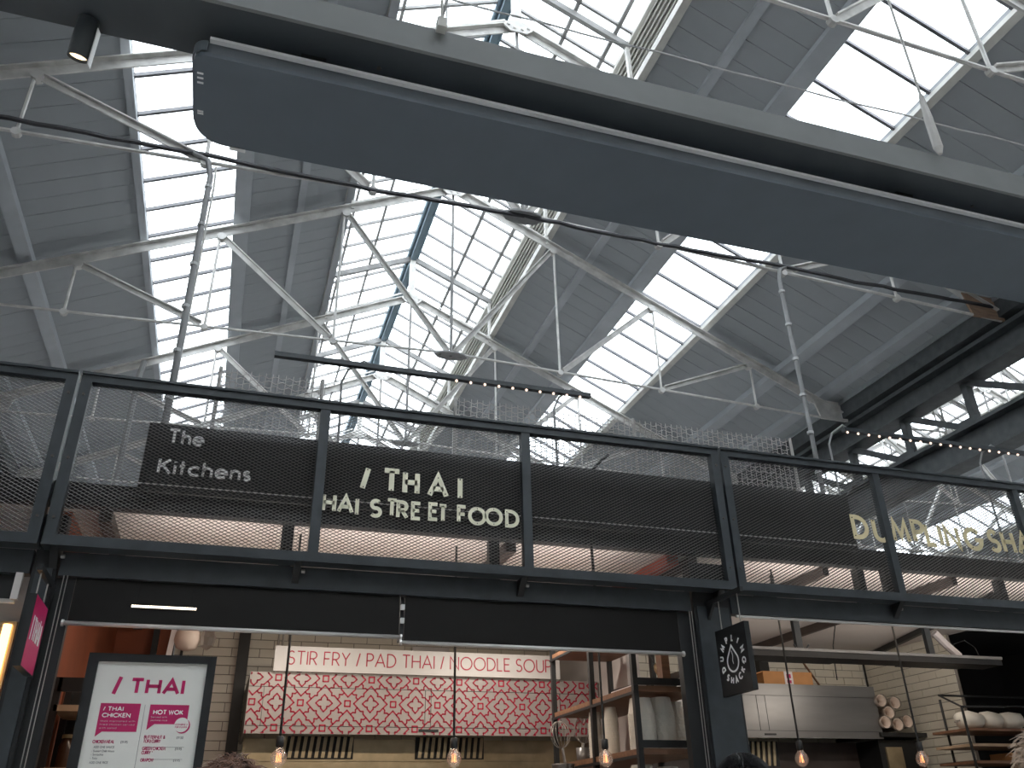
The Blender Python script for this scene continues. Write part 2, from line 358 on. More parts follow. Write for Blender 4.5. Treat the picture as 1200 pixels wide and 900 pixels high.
def bay(dx, main):
    for side in (-1, 1):
        vis = main or side == -1
        a = boards(side, LD, 3.12, dx, pieces=main)
        purlin(side, 2.2, 2.30, .05, 'batten', dx, -.05, parent=a)
        purlin(side, 2.92, 3.12, .07, 'batten', dx, -.07, parent=a)
        b = boards(side, 4.15, 6.45, dx, pieces=main)
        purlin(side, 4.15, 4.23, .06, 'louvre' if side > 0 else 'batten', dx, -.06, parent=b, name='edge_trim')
        purlin(side, 5.38, 5.52, .10, 'batten', dx, -.10, parent=b)
        purlin(side, 6.10, 6.22, .10, 'batten', dx, -.10, parent=b)
        glazing(side, 3.12, 4.15, 1, dx, rz, pieces=main)
        glazing(side, .07, LD, 2, dx, lz, pieces=main, barm='old_iron')
        # lantern side: louvre slats
        wl = thing('wall_lantern', None, None, (dx+RX+side*LD, Y0, rz(LD)), kind='structure')
        z0, z1 = rz(LD)+.02, lz(LD)-.02
        n = 6
        for i in range(n):
            z = z0+(z1-z0)*(i+.5)/n; hh = (z1-z0)/n*.46; x = dx+RX+side*LD
            segs = [(3.68+3.15*k, 6.83+3.15*k) for k in range(-3, 7)] if main else [(Y0, Y1)]
            for (ya, yb) in segs:
                MB().add([(x-side*.035, ya+.01, z-hh), (x+side*.03, ya+.01, z+hh*.8), (x-side*.035, yb-.01, z-hh), (x+side*.03, yb-.01, z+hh*.8),
                          (x-side*.02, ya+.01, z-hh-.01), (x+side*.045, ya+.01, z+hh*.8-.01), (x-side*.02, yb-.01, z-hh-.01), (x+side*.045, yb-.01, z+hh*.8-.01)],
                         [(0, 1, 3, 2), (4, 6, 7, 5), (0, 4, 5, 1), (2, 3, 7, 6), (0, 2, 6, 4), (1, 5, 7, 3)]).build('slat', M['louvre'], wl)
        x = dx+RX+side*LD
        MB().box(min(x+side*.05, x+side*.07), max(x+side*.05, x+side*.07), Y0, Y1, z0-.05, z1+.05).build('backing', M['louvre'], wl)
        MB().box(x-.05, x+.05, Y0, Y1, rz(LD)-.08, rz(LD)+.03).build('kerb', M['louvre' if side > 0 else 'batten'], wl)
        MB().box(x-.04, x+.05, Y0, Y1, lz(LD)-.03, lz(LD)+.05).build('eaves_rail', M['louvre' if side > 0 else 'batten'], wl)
        # valley gutter boarding
        q = MB().box(dx+RX+side*6.45-.02, dx+RX+side*6.45+.02, Y0, Y1, rz(6.45)-.05, rz(6.45)+.4); o = q.build('trim_valley', M['board'], loc=(dx+RX+side*6.45, Y0, 7.5)); o['kind'] = 'structure'
    r = MB(); r.box(dx+RX-.11, dx+RX+.11, Y0, Y1, HL-.06, HL+.10); r.box(dx+RX-.05, dx+RX+.05, Y0, Y1, HL-.16, HL-.06)
    r.box(dx+RX-.10, dx+RX-.075, Y0, Y1, HL-.085, HL-.06).box(dx+RX+.075, dx+RX+.10, Y0, Y1, HL-.085, HL-.06)
    o = r.build('trim_ridge', M['ridge'], loc=(dx+RX, Y0, HL)); o['kind'] = 'structure'
bay(0, True); bay(BW, False); bay(-BW, False)

# ---- roof trusses
ND = 1.627
def tz(d): return 7.50-.035*d
def fz(d): return 10.42-.478*d
def truss(x0, Y, label, group):
    t = thing('roof_truss', label, 'truss', (x0, Y, 7.2), group)
    W = M['white_iron']
    heel = 6.5
    for s in (-1, 1):
        MB().tee((x0, Y, fz(0)), (x0+s*heel, Y, fz(heel)), .13, .11).build('rafter', W, t)
        MB().tube([(x0, Y, tz(0)), (x0+s*heel, Y, fz(heel)-.05)], .02, 6).build('tie_rod', W, t)
        for k in (1, 2, 3):
            d = ND*k
            MB().tube([(x0+s*d, Y, fz(d)), (x0+s*d, Y, tz(d)-.05)], .018, 6).build('hanger_rod', W, t)
            MB().tee((x0+s*(d-.04), Y, fz(d)-.06), (x0+s*(d-ND+.06), Y, tz(d-ND)+.02), .085, .07, up=(0, 1, 0) if False else (0, 0, 1)).build('strut', W, t)
            MB().lathe((x0+s*d, Y-.03, tz(d)-.02), [(0, .045), (.06, .045)], 8, (0, 1, 0)).build('joint', W, t)
            MB().lathe((x0+s*(d-.02), Y-.045, fz(d)-.06), [(0, .06), (.09, .06)], 8, (0, 1, 0)).build('joint', W, t)
        # lantern frame
        MB().beam((x0, Y, HL-.09), (x0+s*LD, Y, lz(LD)-.06), .06, .10).build('lantern_rafter', M['old_iron'], t)
        MB().beam((x0+s*(LD-.05), Y, fz(LD)+.03), (x0+s*(LD-.05), Y, lz(LD)-.05), .05, .05, (0, 1, 0)).build('eaves_post', W, t)
        MB().beam((x0+s*.15, Y, fz(0)+.1), (x0+s*(LD-.06), Y, fz(LD)+.15), .012, .03).build('brace', W, t)
    MB().beam((x0, Y, fz(0)), (x0, Y, HL-.1), .10, .10, (0, 1, 0)).build('king_post', W, t)
    MB().tube([(x0, Y, fz(0)), (x0, Y, tz(0))], .022, 6).build('king_rod', M['old_iron'], t)
    p = MB().prism([(-.19, .0), (-.17, .06), (0, .14), (.17, .06), (.19, 0), (.11, -.08), (-.11, -.08)], (x0, Y-.07, fz(0)-.06), (1, 0, 0), (0, 0, 1), (0, 1, 0), .02).build('apex_plate', W, t)
    for bx in (-.13, -.05, .05, .13):
        MB().lathe((x0+bx, Y-.075, fz(0)-.045-.04*(abs(bx) < .1)), [(-.012, .018), (0, .022)], 6, (0, 1, 0)).build('rivet', W, p)
    p = MB().prism([(-.24, 0), (-.17, .08), (-.07, .11), (.07, .11), (.17, .08), (.24, 0), (.17, -.08), (.07, -.11), (-.07, -.11), (-.17, -.08)], (x0, Y, tz(0)-.05), (1, 0, 0), (0, 1, 0), (0, 0, 1), .022).build('tie_plate', M['conduit'], t)
    for bx in (-.15, 0, .15):
        MB().lathe((x0+bx, Y, tz(0)-.05), [(-.012, .018), (0, .022)], 6, (0, 0, 1)).build('rivet', M['conduit'], p)
    for s in (-1, 1):
        MB().prism([(0, .03), (.5, .03), (.6, -.12), (.6, -.3), (.1, -.3)], (x0+s*5.95, Y-.02, fz(5.95)-.02), (s, 0, 0), (0, 0, 1), (0, 1, 0), .03).build('heel_plate', M['heel_lit'] if abs(x0-RX) < .1 and Y < 8 else W, t)  # brown on the near trusses paints the lit part of the rafter
    return t
TY = [3.68+3.15*i for i in range(7)]
names = ['white iron roof truss nearest overhead, only its right joint shows in the upper right corner',
 'white iron roof truss crossing behind the dark heater beam, its riveted apex plate above it',
 'white iron roof truss just below the dark heater beam, full span with riveted apex plate',
 'white iron roof truss second beyond the heater beam, its tie hidden by the mesh parapet',
 'white iron roof truss third beyond the heater beam, apex just above the parapet rail',
 'white iron roof truss far off, seen only through the mesh above the sign boards',
 'white iron roof truss farthest down the hall, the last seen through the mesh']
for y, l in zip(TY, names): truss(RX, y, l, 'white roof trusses of the middle bay')
rn = ['nearest', 'second', 'third', 'fourth', 'fifth', 'sixth']
for i, y in enumerate([6.83+3.15*k for k in range(5)]):
    truss(RX+BW, y, 'white roof truss of the right hand bay behind the dark girder, %s from the camera' % rn[i], 'white roof trusses of the right bay')

# intermediate purlins along lantern are part of windows; valley girders
def girder(x, label, ymin=-6, ymax=25.5):
    g = thing('lattice_girder', label, 'girder', (x, ymin, 5.8))
    D = M['girder']
    MB().box(x-.17, x+.17, ymin, ymax, 6.86, 6.90).box(x-.03, x+.03, ymin, ymax, 6.9, 7.2).box(x-.17, x+.17, ymin, ymax, 7.2, 7.26).build('top_chord', D, g)
    MB().box(x-.17, x+.17, ymin, ymax, 5.80, 5.84).box(x-.03, x+.03, ymin, ymax, 5.84, 6.20).box(x-.17, x+.17, ymin, ymax, 6.2, 6.25).build('bottom_chord', D, g)
    MB().box(x-.26, x+.26, ymin, ymax, 7.30, 7.36).box(x-.26, x-.23, ymin, ymax, 7.36, 7.62).box(x+.23, x+.26, ymin, ymax, 7.36, 7.62).build('gutter', D, g)
    k = 0; y = ymin+.61
    while y < ymax-1.3:
        MB().box(x-.05, x+.05, y-.05, y+.05, 6.2, 6.9).build('post', D, g)
        MB().beam((x, y+1.14, 6.86), (x, y+.06, 6.22), .09, .09).build('brace', D, g)
        MB().box(x-.09, x-.05, y-.12, y+.22, 6.2, 6.36).build('gusset', D, g)
        y += 1.2; k += 1
    return g
girder(RX+BW/2, 'dark riveted lattice girder along the valley on the right, bright skylight behind it')
girder(RX-BW/2, 'dark riveted lattice girder along the valley left of the middle bay')

# iron columns carrying the girders
for sx, nm in ((1, 'right'), (-1, 'left')):
    for y in (-5.6, 25):
        x = RX+sx*BW/2
        t = thing('iron_column', 'dark iron column under the %s valley girder, %s end' % (nm, 'far' if y > 0 else 'near'), 'column', (x, y, 0))
        MB().lathe((x, y, 0), [(0, .2), (.25, .2), (.3, .13), (5.4, .11), (5.6, .16), (5.8, .2)], 14).build('shaft', M['girder'], t, True)
        MB().box(x-.25, x+.25, y-.25, y+.25, 0, .08).build('base', M['girder'], t)

# ---- outer shell
def struct(name, mb, m, loc=(0, 0, 0)):
    o = mb.build(name, M[m], loc=loc); o['kind'] = 'structure'; return o
struct('floor', MB().box(-18, 23, Y0-.2, Y1+.2, -.1, 0), 'floor')
def gable(y, nm):
    mb = MB()
    for b in (-BW, 0, BW):
        c = RX+b
        mb.prism([(c-BW/2, 0), (c+BW/2, 0), (c+BW/2, rz(BW/2)+.05), (c+LD+.1, rz(LD)+.05), (c+LD+.1, lz(LD)+.05), (c, HL+.1), (c-LD-.1, lz(LD)+.05), (c-LD-.1, rz(LD)+.05), (c-BW/2, rz(BW/2)+.05)],
                 (0, y, 0), (1, 0, 0), (0, 0, 1), (0, 1, 0), .2)
    struct(nm, mb, 'outer')
gable(Y1+.02, 'wall_back'); gable(Y0-.22, 'wall_front')
struct('wall_left', MB().box(RX-1.5*BW-.2, RX-1.5*BW, Y0, Y1, 0, 7.7), 'outer')
struct('wall_right', MB().box(RX+1.5*BW, RX+1.5*BW+.2, Y0, Y1, 0, 7.7), 'outer')

# ================================================================== NEAR BEAM, HEATER, SPOT
t = thing('steel_beam', 'steel beam coloured skylit in front and shaded below, crossing the top of the view above the heater', 'beam', (-2, 1.5, 3.3))
MB().box(-2.2, 4.2, 1.445, 1.455, 3.30, 3.387).build('lit_face', M['beam_lit'], t)  # lighter colour stands for skylight on the front face
MB().box(-2.2, 4.2, 1.456, 1.62, 3.30, 3.387).build('web', M['beam_shade'], t)  # darker colour stands for shade on the underside
for x in (.18, 2.05): MB().lathe((x, 1.53, 3.297), [(0, .006), (.003, .006)], 8).build('bolt', M['bolt'], t)
for x, lab in ((-2.28, 'left'), (4.28, 'right')):
    o = MB().box(x-.08, x+.08, 1.45, 1.61, 0, 3.5).build('steel_post', M['steel'], loc=(x, 1.53, 0)); tag(o, 'dark steel post holding the %s end of the heater beam' % lab, 'post')
t = thing('overhead_heater', 'long dark flat heater panel with silver trim and rounded end, under the grey beam', 'heater', (1, 1.66, 3.2))
def rr(x0, x1, y0, y1, ra, rb):
    p = [(x1, y0), (x1, y1)]
    p += [(x0+rb+rb*math.cos(a), y1-rb+rb*math.sin(a)) for a in [math.radians(90+9*i) for i in range(11)]]
    p += [(x0+ra+ra*math.cos(a), y0+ra+ra*math.sin(a)) for a in [math.radians(180+15*i) for i in range(7)]]
    return p
HX0, HX1, HY0, HY1 = -.247, 3.9, 1.520, 1.812
MB().prism(rr(HX0, HX1, HY0, HY1, .03, .075), (0, 0, 3.2), (1, 0, 0), (0, 1, 0), (0, 0, 1), .012).build('base_panel', M['heater'], t)
MB().prism(rr(HX0+.006, HX1, HY0+.006, HY1-.006, .03, .075), (0, 0, 3.212), (1, 0, 0), (0, 1, 0), (0, 0, 1), .040).build('casing', M['heatside'], t)
MB().box(HX0+.03, HX1, HY0-.009, HY0+.004, 3.246, 3.2545).build('silver_trim', M['alu'], t)
pts = rr(HX0-.003, HX1, HY0-.003, HY1+.003, .03, .078)
MB().ribbon(pts[2:], .004, (0, 0, 3.214), (1, 0, 0), (0, 1, 0), (0, 0, 1), .03).build('edge_strip', M['heatside'], t)
for y in (1.575, 1.590, 1.605, 1.70, 1.708): MB().box(HX0+.008, HX0+.022, y, y+.005, 3.1985, 3.2005).build('vent_slot', M['alu'], t)
for x in (.02, 1.8, 3.6): MB().box(x-.03, x+.03, 1.54, 1.6, 3.25, 3.30).build('mounting', M['steel2'], t)
MB().box(-.16, -.12, HY1-.004, HY1+.012, 3.2, 3.215).build('catch', M['alu'], t)

a = Vector((-.492, 1.582, 3.296)); b = Vector((-.502, 1.616, 3.200)); d = (b-a).normalized()
t = thing('spotlight', 'small black cylinder spotlight glowing warm, clipped under the beam at upper left', 'spotlight', tuple(a))
MB().lathe(a, [(0, .021), (.004, .024), (.100, .024), (.101, .021), (.085, .020)], 20, d, cap=False).build('housing', M['steel'], t, True)
MB().lathe(a, [(0, .001), (.003, .022)], 18, d).build('back_cap', M['steel'], t)
MB().lathe(a, [(.092, .0195), (.094, .0195)], 18, d).build('lens', M['spotlens'], t)
sd = Vector((1, 0, 0)); sd = (sd-d*sd.dot(d)).normalized()
MB().beam(a+sd*.0265+d*.02, a+sd*.0265+d*.112, .002, .026, (0, 1, 0)).build('chrome_bracket', M['alu'], t)
MB().beam(a+sd*.0245+d*.03, a+sd*.0245+d*.08, .004, .006, (0, 1, 0)).build('bracket_joint', M['alu'], t)

for x, lab, yy in ((.315, 'thin pale hanger rod and clamp on top of the grey beam, upper left of centre', 1.43), (1.86, 'pale hanger rod with a thick sleeve meeting the grey beam at upper right', 1.43)):
    t = thing('beam_hanger', lab, 'hanger', (x, yy, 3.38))
    if x < 1:
        MB().box(x-.012, x+.012, yy-.012, yy+.012, 3.372, 3.405).build('clamp', M['louvre'], t)
        MB().tube([(x, yy, 3.4), (x, yy, 8.2)], .0035, 6).build('rod', M['louvre'], t)
        MB().tube([(x+.012, yy, 3.4), (x+.02, yy, 8.2)], .002, 5).build('wire', M['rope'], t)
    else:
        MB().tube([(x, yy, 3.375), (x, yy, 3.40), (x, yy, 3.52), (x, yy, 3.62)], [.006, .014, .013, .007], 8).build('sleeve', M['white_iron'], t)
        MB().tube([(x, yy, 3.6), (x, yy, 8.1)], .004, 6).build('rod', M['white_iron'], t)

# ================================================================== CABLES AND CONDUITS ON THE TRUSSES
def sag(a, b, n=14, s=.05, wob=.01):
    a = Vector(a); b = Vector(b)
    return [a.lerp(b, i/n)+Vector((0, random.uniform(-wob, wob), -4*s*(i/n)*(1-i/n)+random.uniform(-wob, wob))) for i in range(n+1)]
for k, (x0, x1) in enumerate(((-4.2, -.8), (-.8, 2.46), (2.46, 5.7), (5.7, 9.0))):
    lab = ['at far left', 'left of its centre plate', 'right of its centre plate', 'towards the right girder'][k]
    o = MB().tube(sag((x0, 6.80, 7.45), (x1, 6.80, 7.45), 16, .03), .024, 6).build('power_cable', M['cable'], loc=(x0, 6.8, 7.4)); tag(o, 'dark cable strapped along the second truss tie, stretch %s' % lab, 'cable', 'cables along the second truss')
for x, yy, lab in ((-.72, 6.80, 'grey conduit dropping from the truss onto the kitchens roof behind the left parapet'), (5.62, 6.80, 'pale conduit dropping from the truss to the kitchens roof, right of centre')):
    t = thing('conduit', lab, 'conduit', (x, yy, 3.42))
    dx_ = .16 if x < 0 else .10
    MB().tube([(x-dx_*1.2*(1 if x < 0 else -1), yy, 7.44), (x-dx_*.3*(1 if x < 0 else -1), yy, 7.38), (x, yy, 7.2), (x, yy, 7.0), (x+.01, yy, 5.4), (x, yy, 3.42)], .028 if x < 0 else .024, 8).build('pipe', M['conduit'], t, True)
    MB().tube([(x+.03, yy+.03, 7.35), (x+.045, yy+.03, 7.1), (x+.03, yy+.03, 5.3), (x+.03, yy+.03, 3.42)], .010, 6).build('cable', M['louvre'], t)
    z = 3.9
    while z < 7.2: MB().lathe((x, yy, z), [(0, .036), (.03, .036)], 8).build('clip', M['rope'], t); z += .45
o = MB().tube([(-.98, 6.75, 3.42), (-.97, 6.75, 4.95), (-.95, 6.75, 5.1)], .024, 8).build('stub_pipe', M['conduit'], loc=(-.98, 6.75, 3.42)); tag(o, 'short grey pipe standing beside the left conduit behind the parapet', 'pipe')
o = MB().tube(sag((-3, 3.68, 6.46), (9, 3.68, 6.56), 40, .02, .008), .007, 5).build('stay_rope', M['rope'], loc=(-3, 3.68, 6.4)); tag(o, 'thin pale rope strung across above the grey beam', 'rope')

# net fence on the kitchens roof
def netfence(x0, x1, label):
    y, z0, z1 = 6.6, 4.25, 5.05
    t = thing('net_fence', label, 'fence', (x0, y, 3.42), 'wire net fences on the kitchens roof')
    mb = MB(); px = .056
    n = int((x1-x0)/px)
    for i in range(n+1):
        x = x0+i*px; j = random.uniform(-.008, .008)
        mb.beam((x+j, y, z0), (x-j+.03, y, z1), .0065, .004, (0, 1, 0))
    k = int((z1-z0)/.045)
    for r in range(k+1):
        z = z0+r*.045
        for i in range(n): 
            o_ = .012*(1 if (i+r) % 2 else -1)
            mb.beam((x0+i*px, y, z+o_), (x0+(i+1)*px, y, z-o_), .004, .0065, (0, 0, 1))
    o = mb.build('net', M['fence'], t); o['kind'] = 'stuff'
    nn = max(2, int((x1-x0)/1.2)+1)
    for i in range(nn):
        x = x0+(x1-x0)*i/(nn-1); MB().tube([(x, y+.02, 3.42), (x, y+.02, z1+.02)], .016, 6).build('post', M['fence'], t)
netfence(-.34, .50, 'short wire net fence on the kitchens roof, left of the lantern glazing')
netfence(1.68, 5.20, 'long wire net fence on the kitchens roof, right of the lantern glazing')

# ================================================================== KIOSK PARAPETS
def mesh_sheet(x0, x1, z0, z1, y, parent):
    cw, ch = .040, .0205
    mb = MB(); v = []; f = []
    nx = int((x1-x0)/cw)+1; nz = int((z1-z0)/ch)+1
    sw = .0030; dp = .004
    for r in range(nz*2):
        z = z0+r*ch/2
        if z+ch/2 > z1+.004: break
        for c in range(nx):
            xa = x0+c*cw+(cw/2 if r % 2 else 0)-cw/2
            for q in (0, 1):
                p0 = (xa+q*cw/2, z+(0 if q == 0 else ch/2)); p1 = (xa+(q+1)*cw/2, z+(ch/2 if q == 0 else 0))
                if p0[0] < x0-.01 or p1[0] > x1+.01: continue
                b = len(v)
                for (px, pz) in (p0, p1):
                    v += [(px, y-dp, pz-sw), (px, y+dp, pz+sw), (px, y-dp+.0012, pz-sw-.0012), (px, y+dp+.0012, pz+sw-.0012)]
                f += [(b, b+1, b+5, b+4), (b+2, b+6, b+7, b+3), (b, b+4, b+6, b+2), (b+1, b+3, b+7, b+5)]
    mb.v = v; mb.f = f
    o_ = LOC[parent.name]; mb.v = [(a[0]-o_.x, a[1]-o_.y, a[2]-o_.z) for a in mb.v]
    me = bpy.data.meshes.new('mesh_sheet'); me.from_pydata(mb.v, [], mb.f); me.materials.append(M['mesh'])
    o = bpy.data.objects.new('mesh_sheet', me); COL.objects.link(o); o.parent = parent; o['kind'] = 'stuff'
def parapet(x0, x1, mull, label):
    t = thing('mesh_parapet', label, 'parapet', (x0, 4.98, 3.0), 'mesh parapets above the kiosks')
    S_ = M['steel']; y0, y1 = 4.945, 5.005
    MB().box(x0, x1, y0, y1, 3.985, 4.045).box(x0, x1, y0-.012, y0, 4.030, 4.045).build('top_rail', S_, t)
    MB().box(x0, x1, y0, y1, 3.005, 3.055).box(x0, x1, y0-.012, y1+.05, 2.995, 3.005).build('bottom_rail', S_, t)
    for x in (x0, x1-.06): MB().box(x, x+.06, y0, y1, 3.055, 3.985).build('stile', S_, t)
    for x in mull: MB().box(x-.03, x+.03, y0+.005, y1, 3.055, 3.985).build('mullion', S_, t)
    xs = [x0+.06]+[m for m in mull]+[x1-.06]
    for a, b in zip(xs[:-1], xs[1:]):
        mesh_sheet(a+(.03 if a != xs[0] else 0), b-(.03 if b != xs[-1] else 0), 3.055, 3.985, 4.985, t)
    for x in (x0+.03, x1-.03):
        for z in (3.15, 3.5, 3.9): MB().lathe((x, y0-.006, z), [(0, .009), (.008, .009)], 6, (0, 1, 0)).build('bolt', M['bolt'], t)
parapet(-2.6, -1.035, [], 'dark expanded mesh parapet above the neighbouring kiosk at the far left')
parapet(-1.015, 3.235, [.41, 1.75], 'dark expanded mesh parapet above the first kitchen with cream THAI lettering')
parapet(3.255, 7.5, [4.62, 6.0], 'dark expanded mesh parapet above the right hand kitchen with gold lettering')

# sign backboards behind the mesh
o = MB().box(-.61, 4.38, 5.035, 5.055, 3.375, 3.806).build('sign_backboard', M['signback'], loc=(1.9, 5.1, 3.3)); tag(o, 'long black backing board behind the mesh, white lettering The Kitchens at its left', 'board')
o = MB().tube([(-.95, 5.025, 3.415), (6.4, 5.025, 3.415)], .004, 5).build('tension_wire', M['whitel'], loc=(-.95, 5.085, 3.43)); tag(o, 'thin pale wire running behind the mesh at the foot of the black board', 'wire')

# lettering
def lettersign(name, label, cat, rows, m, y, nrm=(0, -1, 0), thick=.004, bolts=True):
    t = thing(name, label, cat, rows[0])
    for s, (x, z), h, th, wsc, bl in rows[1]:
        wd = GL[s][0]
        mb = MB()
        O = Vector((x-wd*h*wsc/2, y, z-h/2))
        for pl in GL[s][1]:
            q = [(a*wsc*h, (th/2+b_*(1-th))*h) for a, b_ in pl]
            cl = len(q) > 8 and abs(q[0][0]-q[-1][0]) < 1e-6 and abs(q[0][1]-q[-1][1]) < 1e-6
            if cl: q = q[:-1]
            mb.ribbon(q, th*h, O, (1, 0, 0), (0, 0, 1), nrm, thick, cl)
        o = mb.build('letter', M[m], t)
        if bolts:
            for (bx, bz) in bl:
                MB().lathe(O+Vector((bx*wsc*h, nrm[1]*thick, (th/2+bz*(1-th))*h)), [(0, h*.028), (.004, h*.022)], 6, nrm).build('bolt', M['bolt'], o)
    return t
BL = {'/': [(.04, .06), (.2, .94)], 'T': [(.3, .04), (.3, .96)], 'H': [(0, .95), (.66, .06)], 'A': [(.04, .1), (.74, .1), (.39, .9)], 'I': [(0, .06), (0, .94)], 'S': [(.1, .1), (.4, .93)],
      'R': [(0, .9), (.5, .07)], 'E': [(0, .06), (0, .95)], 'F': [(0, .06), (0, .95)], 'O': [(.48, 0), (.48, 1)], 'D': [(0, .06), (0, .95)], 'U': [(0, .95), (.62, .95)], 'M': [(.03, .1), (.87, .1)],
      'P': [(0, .06), (0, .95)], 'L': [(0, .95), (.38, 0)], 'N': [(0, .95), (.7, .06)], 'G': [(.7, .93), (.3, .05)], 'C': [(.1, .8), (.1, .2)], 'K': [(0, .06), (.5, .95)]}
R1 = [(c, (x, z), .165, .20, ws, BL[c]) for c, x, z, ws in (('/', .69, 3.555, .8), ('T', .855, 3.555, .95), ('H', .98, 3.552, .72), ('A', 1.155, 3.55, .85), ('I', 1.30, 3.548, 1))]
R2 = [(c, (x, z), .122, .19, ws, BL[c]) for c, x, z, ws in (('H', .48, 3.375, .8), ('A', .58, 3.375, .85), ('I', .65, 3.365, 1), ('S', .765, 3.365, .95), ('T', .865, 3.378, .75), ('R', .932, 3.37, .85), ('E', 1.02, 3.37, .8),
   ('E', 1.13, 3.375, .8), ('T', 1.19, 3.37, .6), ('F', 1.315, 3.375, .8), ('O', 1.415, 3.37, .85), ('O', 1.525, 3.375, .85), ('D', 1.65, 3.372, .9))]
lettersign('fascia_lettering', 'cream bolted letters I THAI over HAI STREET FOOD on the mesh parapet', 'lettering', ((1.07, 4.96, 3.3), R1+R2), 'cream', 4.975)
R3 = [(c, (x, z), .19, .18, ws, BL[c]) for c, x, z, ws in (('D', 4.385, 3.54, .9), ('U', 4.565, 3.53, .9), ('M', 4.75, 3.54, .8), ('P', 4.92, 3.55, .9), ('L', 5.03, 3.53, .9), ('I', 5.125, 3.535, 1), ('N', 5.235, 3.53, .85),
   ('G', 5.44, 3.53, .85), ('S', 5.645, 3.53, .9), ('H', 5.79, 3.53, .8), ('A', 5.95, 3.53, .85), ('C', 6.13, 3.53, .8), ('K', 6.30, 3.53, .9))]
lettersign('fascia_lettering', 'gold bolted letters DUMPLING SHACK on the right hand mesh parapet', 'lettering', ((5.3, 4.96, 3.4), R3), 'gold', 4.975)
t = thing('board_lettering', 'white words The Kitchens on the black board behind the mesh', 'lettering', (-.25, 5.09, 3.5))
yb = 4.993
def word(s, x, z, h, xw, parent, m, y, th=.15, mat_=None, gap=.24, depth=.008):
    tot = sum((.38 if c == ' ' else GL[c][0]+gap) for c in s)-gap
    sx = (xw/h-th)/tot; xx = x+th*h/2
    for c in s:
        if c == ' ': xx += .38*sx*h; continue
        mb = MB()
        for pl in GL[c][1]:
            q = [(a*sx*h, (th/2+b_*(1-th))*h) for a, b_ in pl]
            cl = len(q) > 8 and abs(q[0][0]-q[-1][0]) < 1e-6 and abs(q[0][1]-q[-1][1]) < 1e-6
            if cl: q = q[:-1]
            mb.ribbon(q, th*h, (xx, y, z), (1, 0, 0), (0, 0, 1), (0, -1, 0), depth, cl)
        mb.build('letter', M[m], parent); xx += (GL[c][0]+gap)*sx*h
word('The', -.492, 3.660, .100, .208, t, 'whitel', yb)
word('Kitchens', -.517, 3.468, .100, .525, t, 'whitel', yb)
for x_ in (-.46, -.3, -.1): MB().box(x_, x_+.006, 4.994, 5.035, 3.50, 3.506).build('stand_off', M['steel2'], t)

# ================================================================== KIOSK STRUCTURE
CZ = 3.30
struct('ceiling_kiosk', MB().box(-5, 7.18, 5.14, 8.62, CZ, CZ+.05), 'soffit')
struct('ceiling_deck', MB().box(-5, 7.6, 5.14, 8.8, CZ+.05, CZ+.11).box(7.6, 9.1, 5.14, 8.8, CZ, CZ+.11).box(7.19, 7.6, 5.22, 8.8, CZ, CZ+.05), 'steel2')
struct('trim_roof_edge', MB().box(-5, 7.6, 5.13, 5.21, CZ-.01, CZ+.125), 'steel2')
def fascia(x0, x1, lab):
    o = MB().box(x0, x1, 5.06, 5.14, 2.865, 2.995).build('fascia_beam', M['steel'], loc=((x0+x1)/2, 5.1, 2.86)); return tag(o, lab, 'beam')
fascia(-5, -1.06, 'dark steel fascia beam over the neighbouring kiosk at far left')
fascia(-.92, 2.93, 'dark steel fascia beam above the two roller blinds')
fascia(3.24, 7.5, 'dark steel fascia beam over the right hand kitchen opening')
def post(x0, x1, lab, y0=5.062, y1=5.16):
    t = thing('kiosk_post', lab, 'post', ((x0+x1)/2, 5.09, 0))
    MB().box(x0, x1, y0, y1, .012, 3.2).build('shaft', M['steel2'], t)
    MB().box(x0+.02, x1-.02, y0-.012, y0, .3, 2.9).build('face_plate', M['steel'], t)
    MB().box(x0-.02, x1+.02, y0-.02, y1+.005, 0, .012).build('base_plate', M['steel2'], t)
post(-1.05, -.93, 'dark steel post between the far left kiosk and the first kitchen'); post(2.95, 3.23, 'broad dark steel post between the two kitchens')
post(7.2, 7.4, 'dark steel post at the right end of the kiosks')
# small rear posts and joists
for i, (x, y, lab) in enumerate(((.27, 5.24, 'left of the cream letters'), (1.60, 5.24, 'under the last cream letter'), (4.50, 5.24, 'left of the gold letter U'), (4.70, 5.17, 'below the gold letter U'), (5.86, 5.24, 'below the gold letter H'))):
    o = MB().box(x-.035, x+.035, y-.03, y+.03, 2.99, CZ).build('stub_post', M['steel2'], loc=(x, y, 2.99)); tag(o, 'short dark post behind the lower mesh, %s' % lab, 'post', 'short posts under the roof edge')
for i, (x, m, wd, lab) in enumerate(((-.77, 'joist', .07, 'dark joist at the left end of the first kitchen ceiling'), (1.72, 'joist', .07, 'brown joist under the pale ceiling right of the cream letters'), (2.92, 'redduct', .09, 'red painted joist under the pale ceiling by the broad post'),
     (3.08, 'joist', .07, 'dark joist beside the red joist by the broad post'), (4.20, 'joist', .05, 'dark joist under the right hand kitchen ceiling, left one'), (5.40, 'joist', .05, 'dark joist under the right hand kitchen ceiling, right one'))):
    o = MB().box(x-wd/2, x+wd/2, 5.22, 8.3, CZ-.07, CZ-.001).build('ceiling_joist', M[m], loc=(x, 5.22, CZ-.07)); tag(o, lab, 'joist', 'joists under the kiosk ceiling')
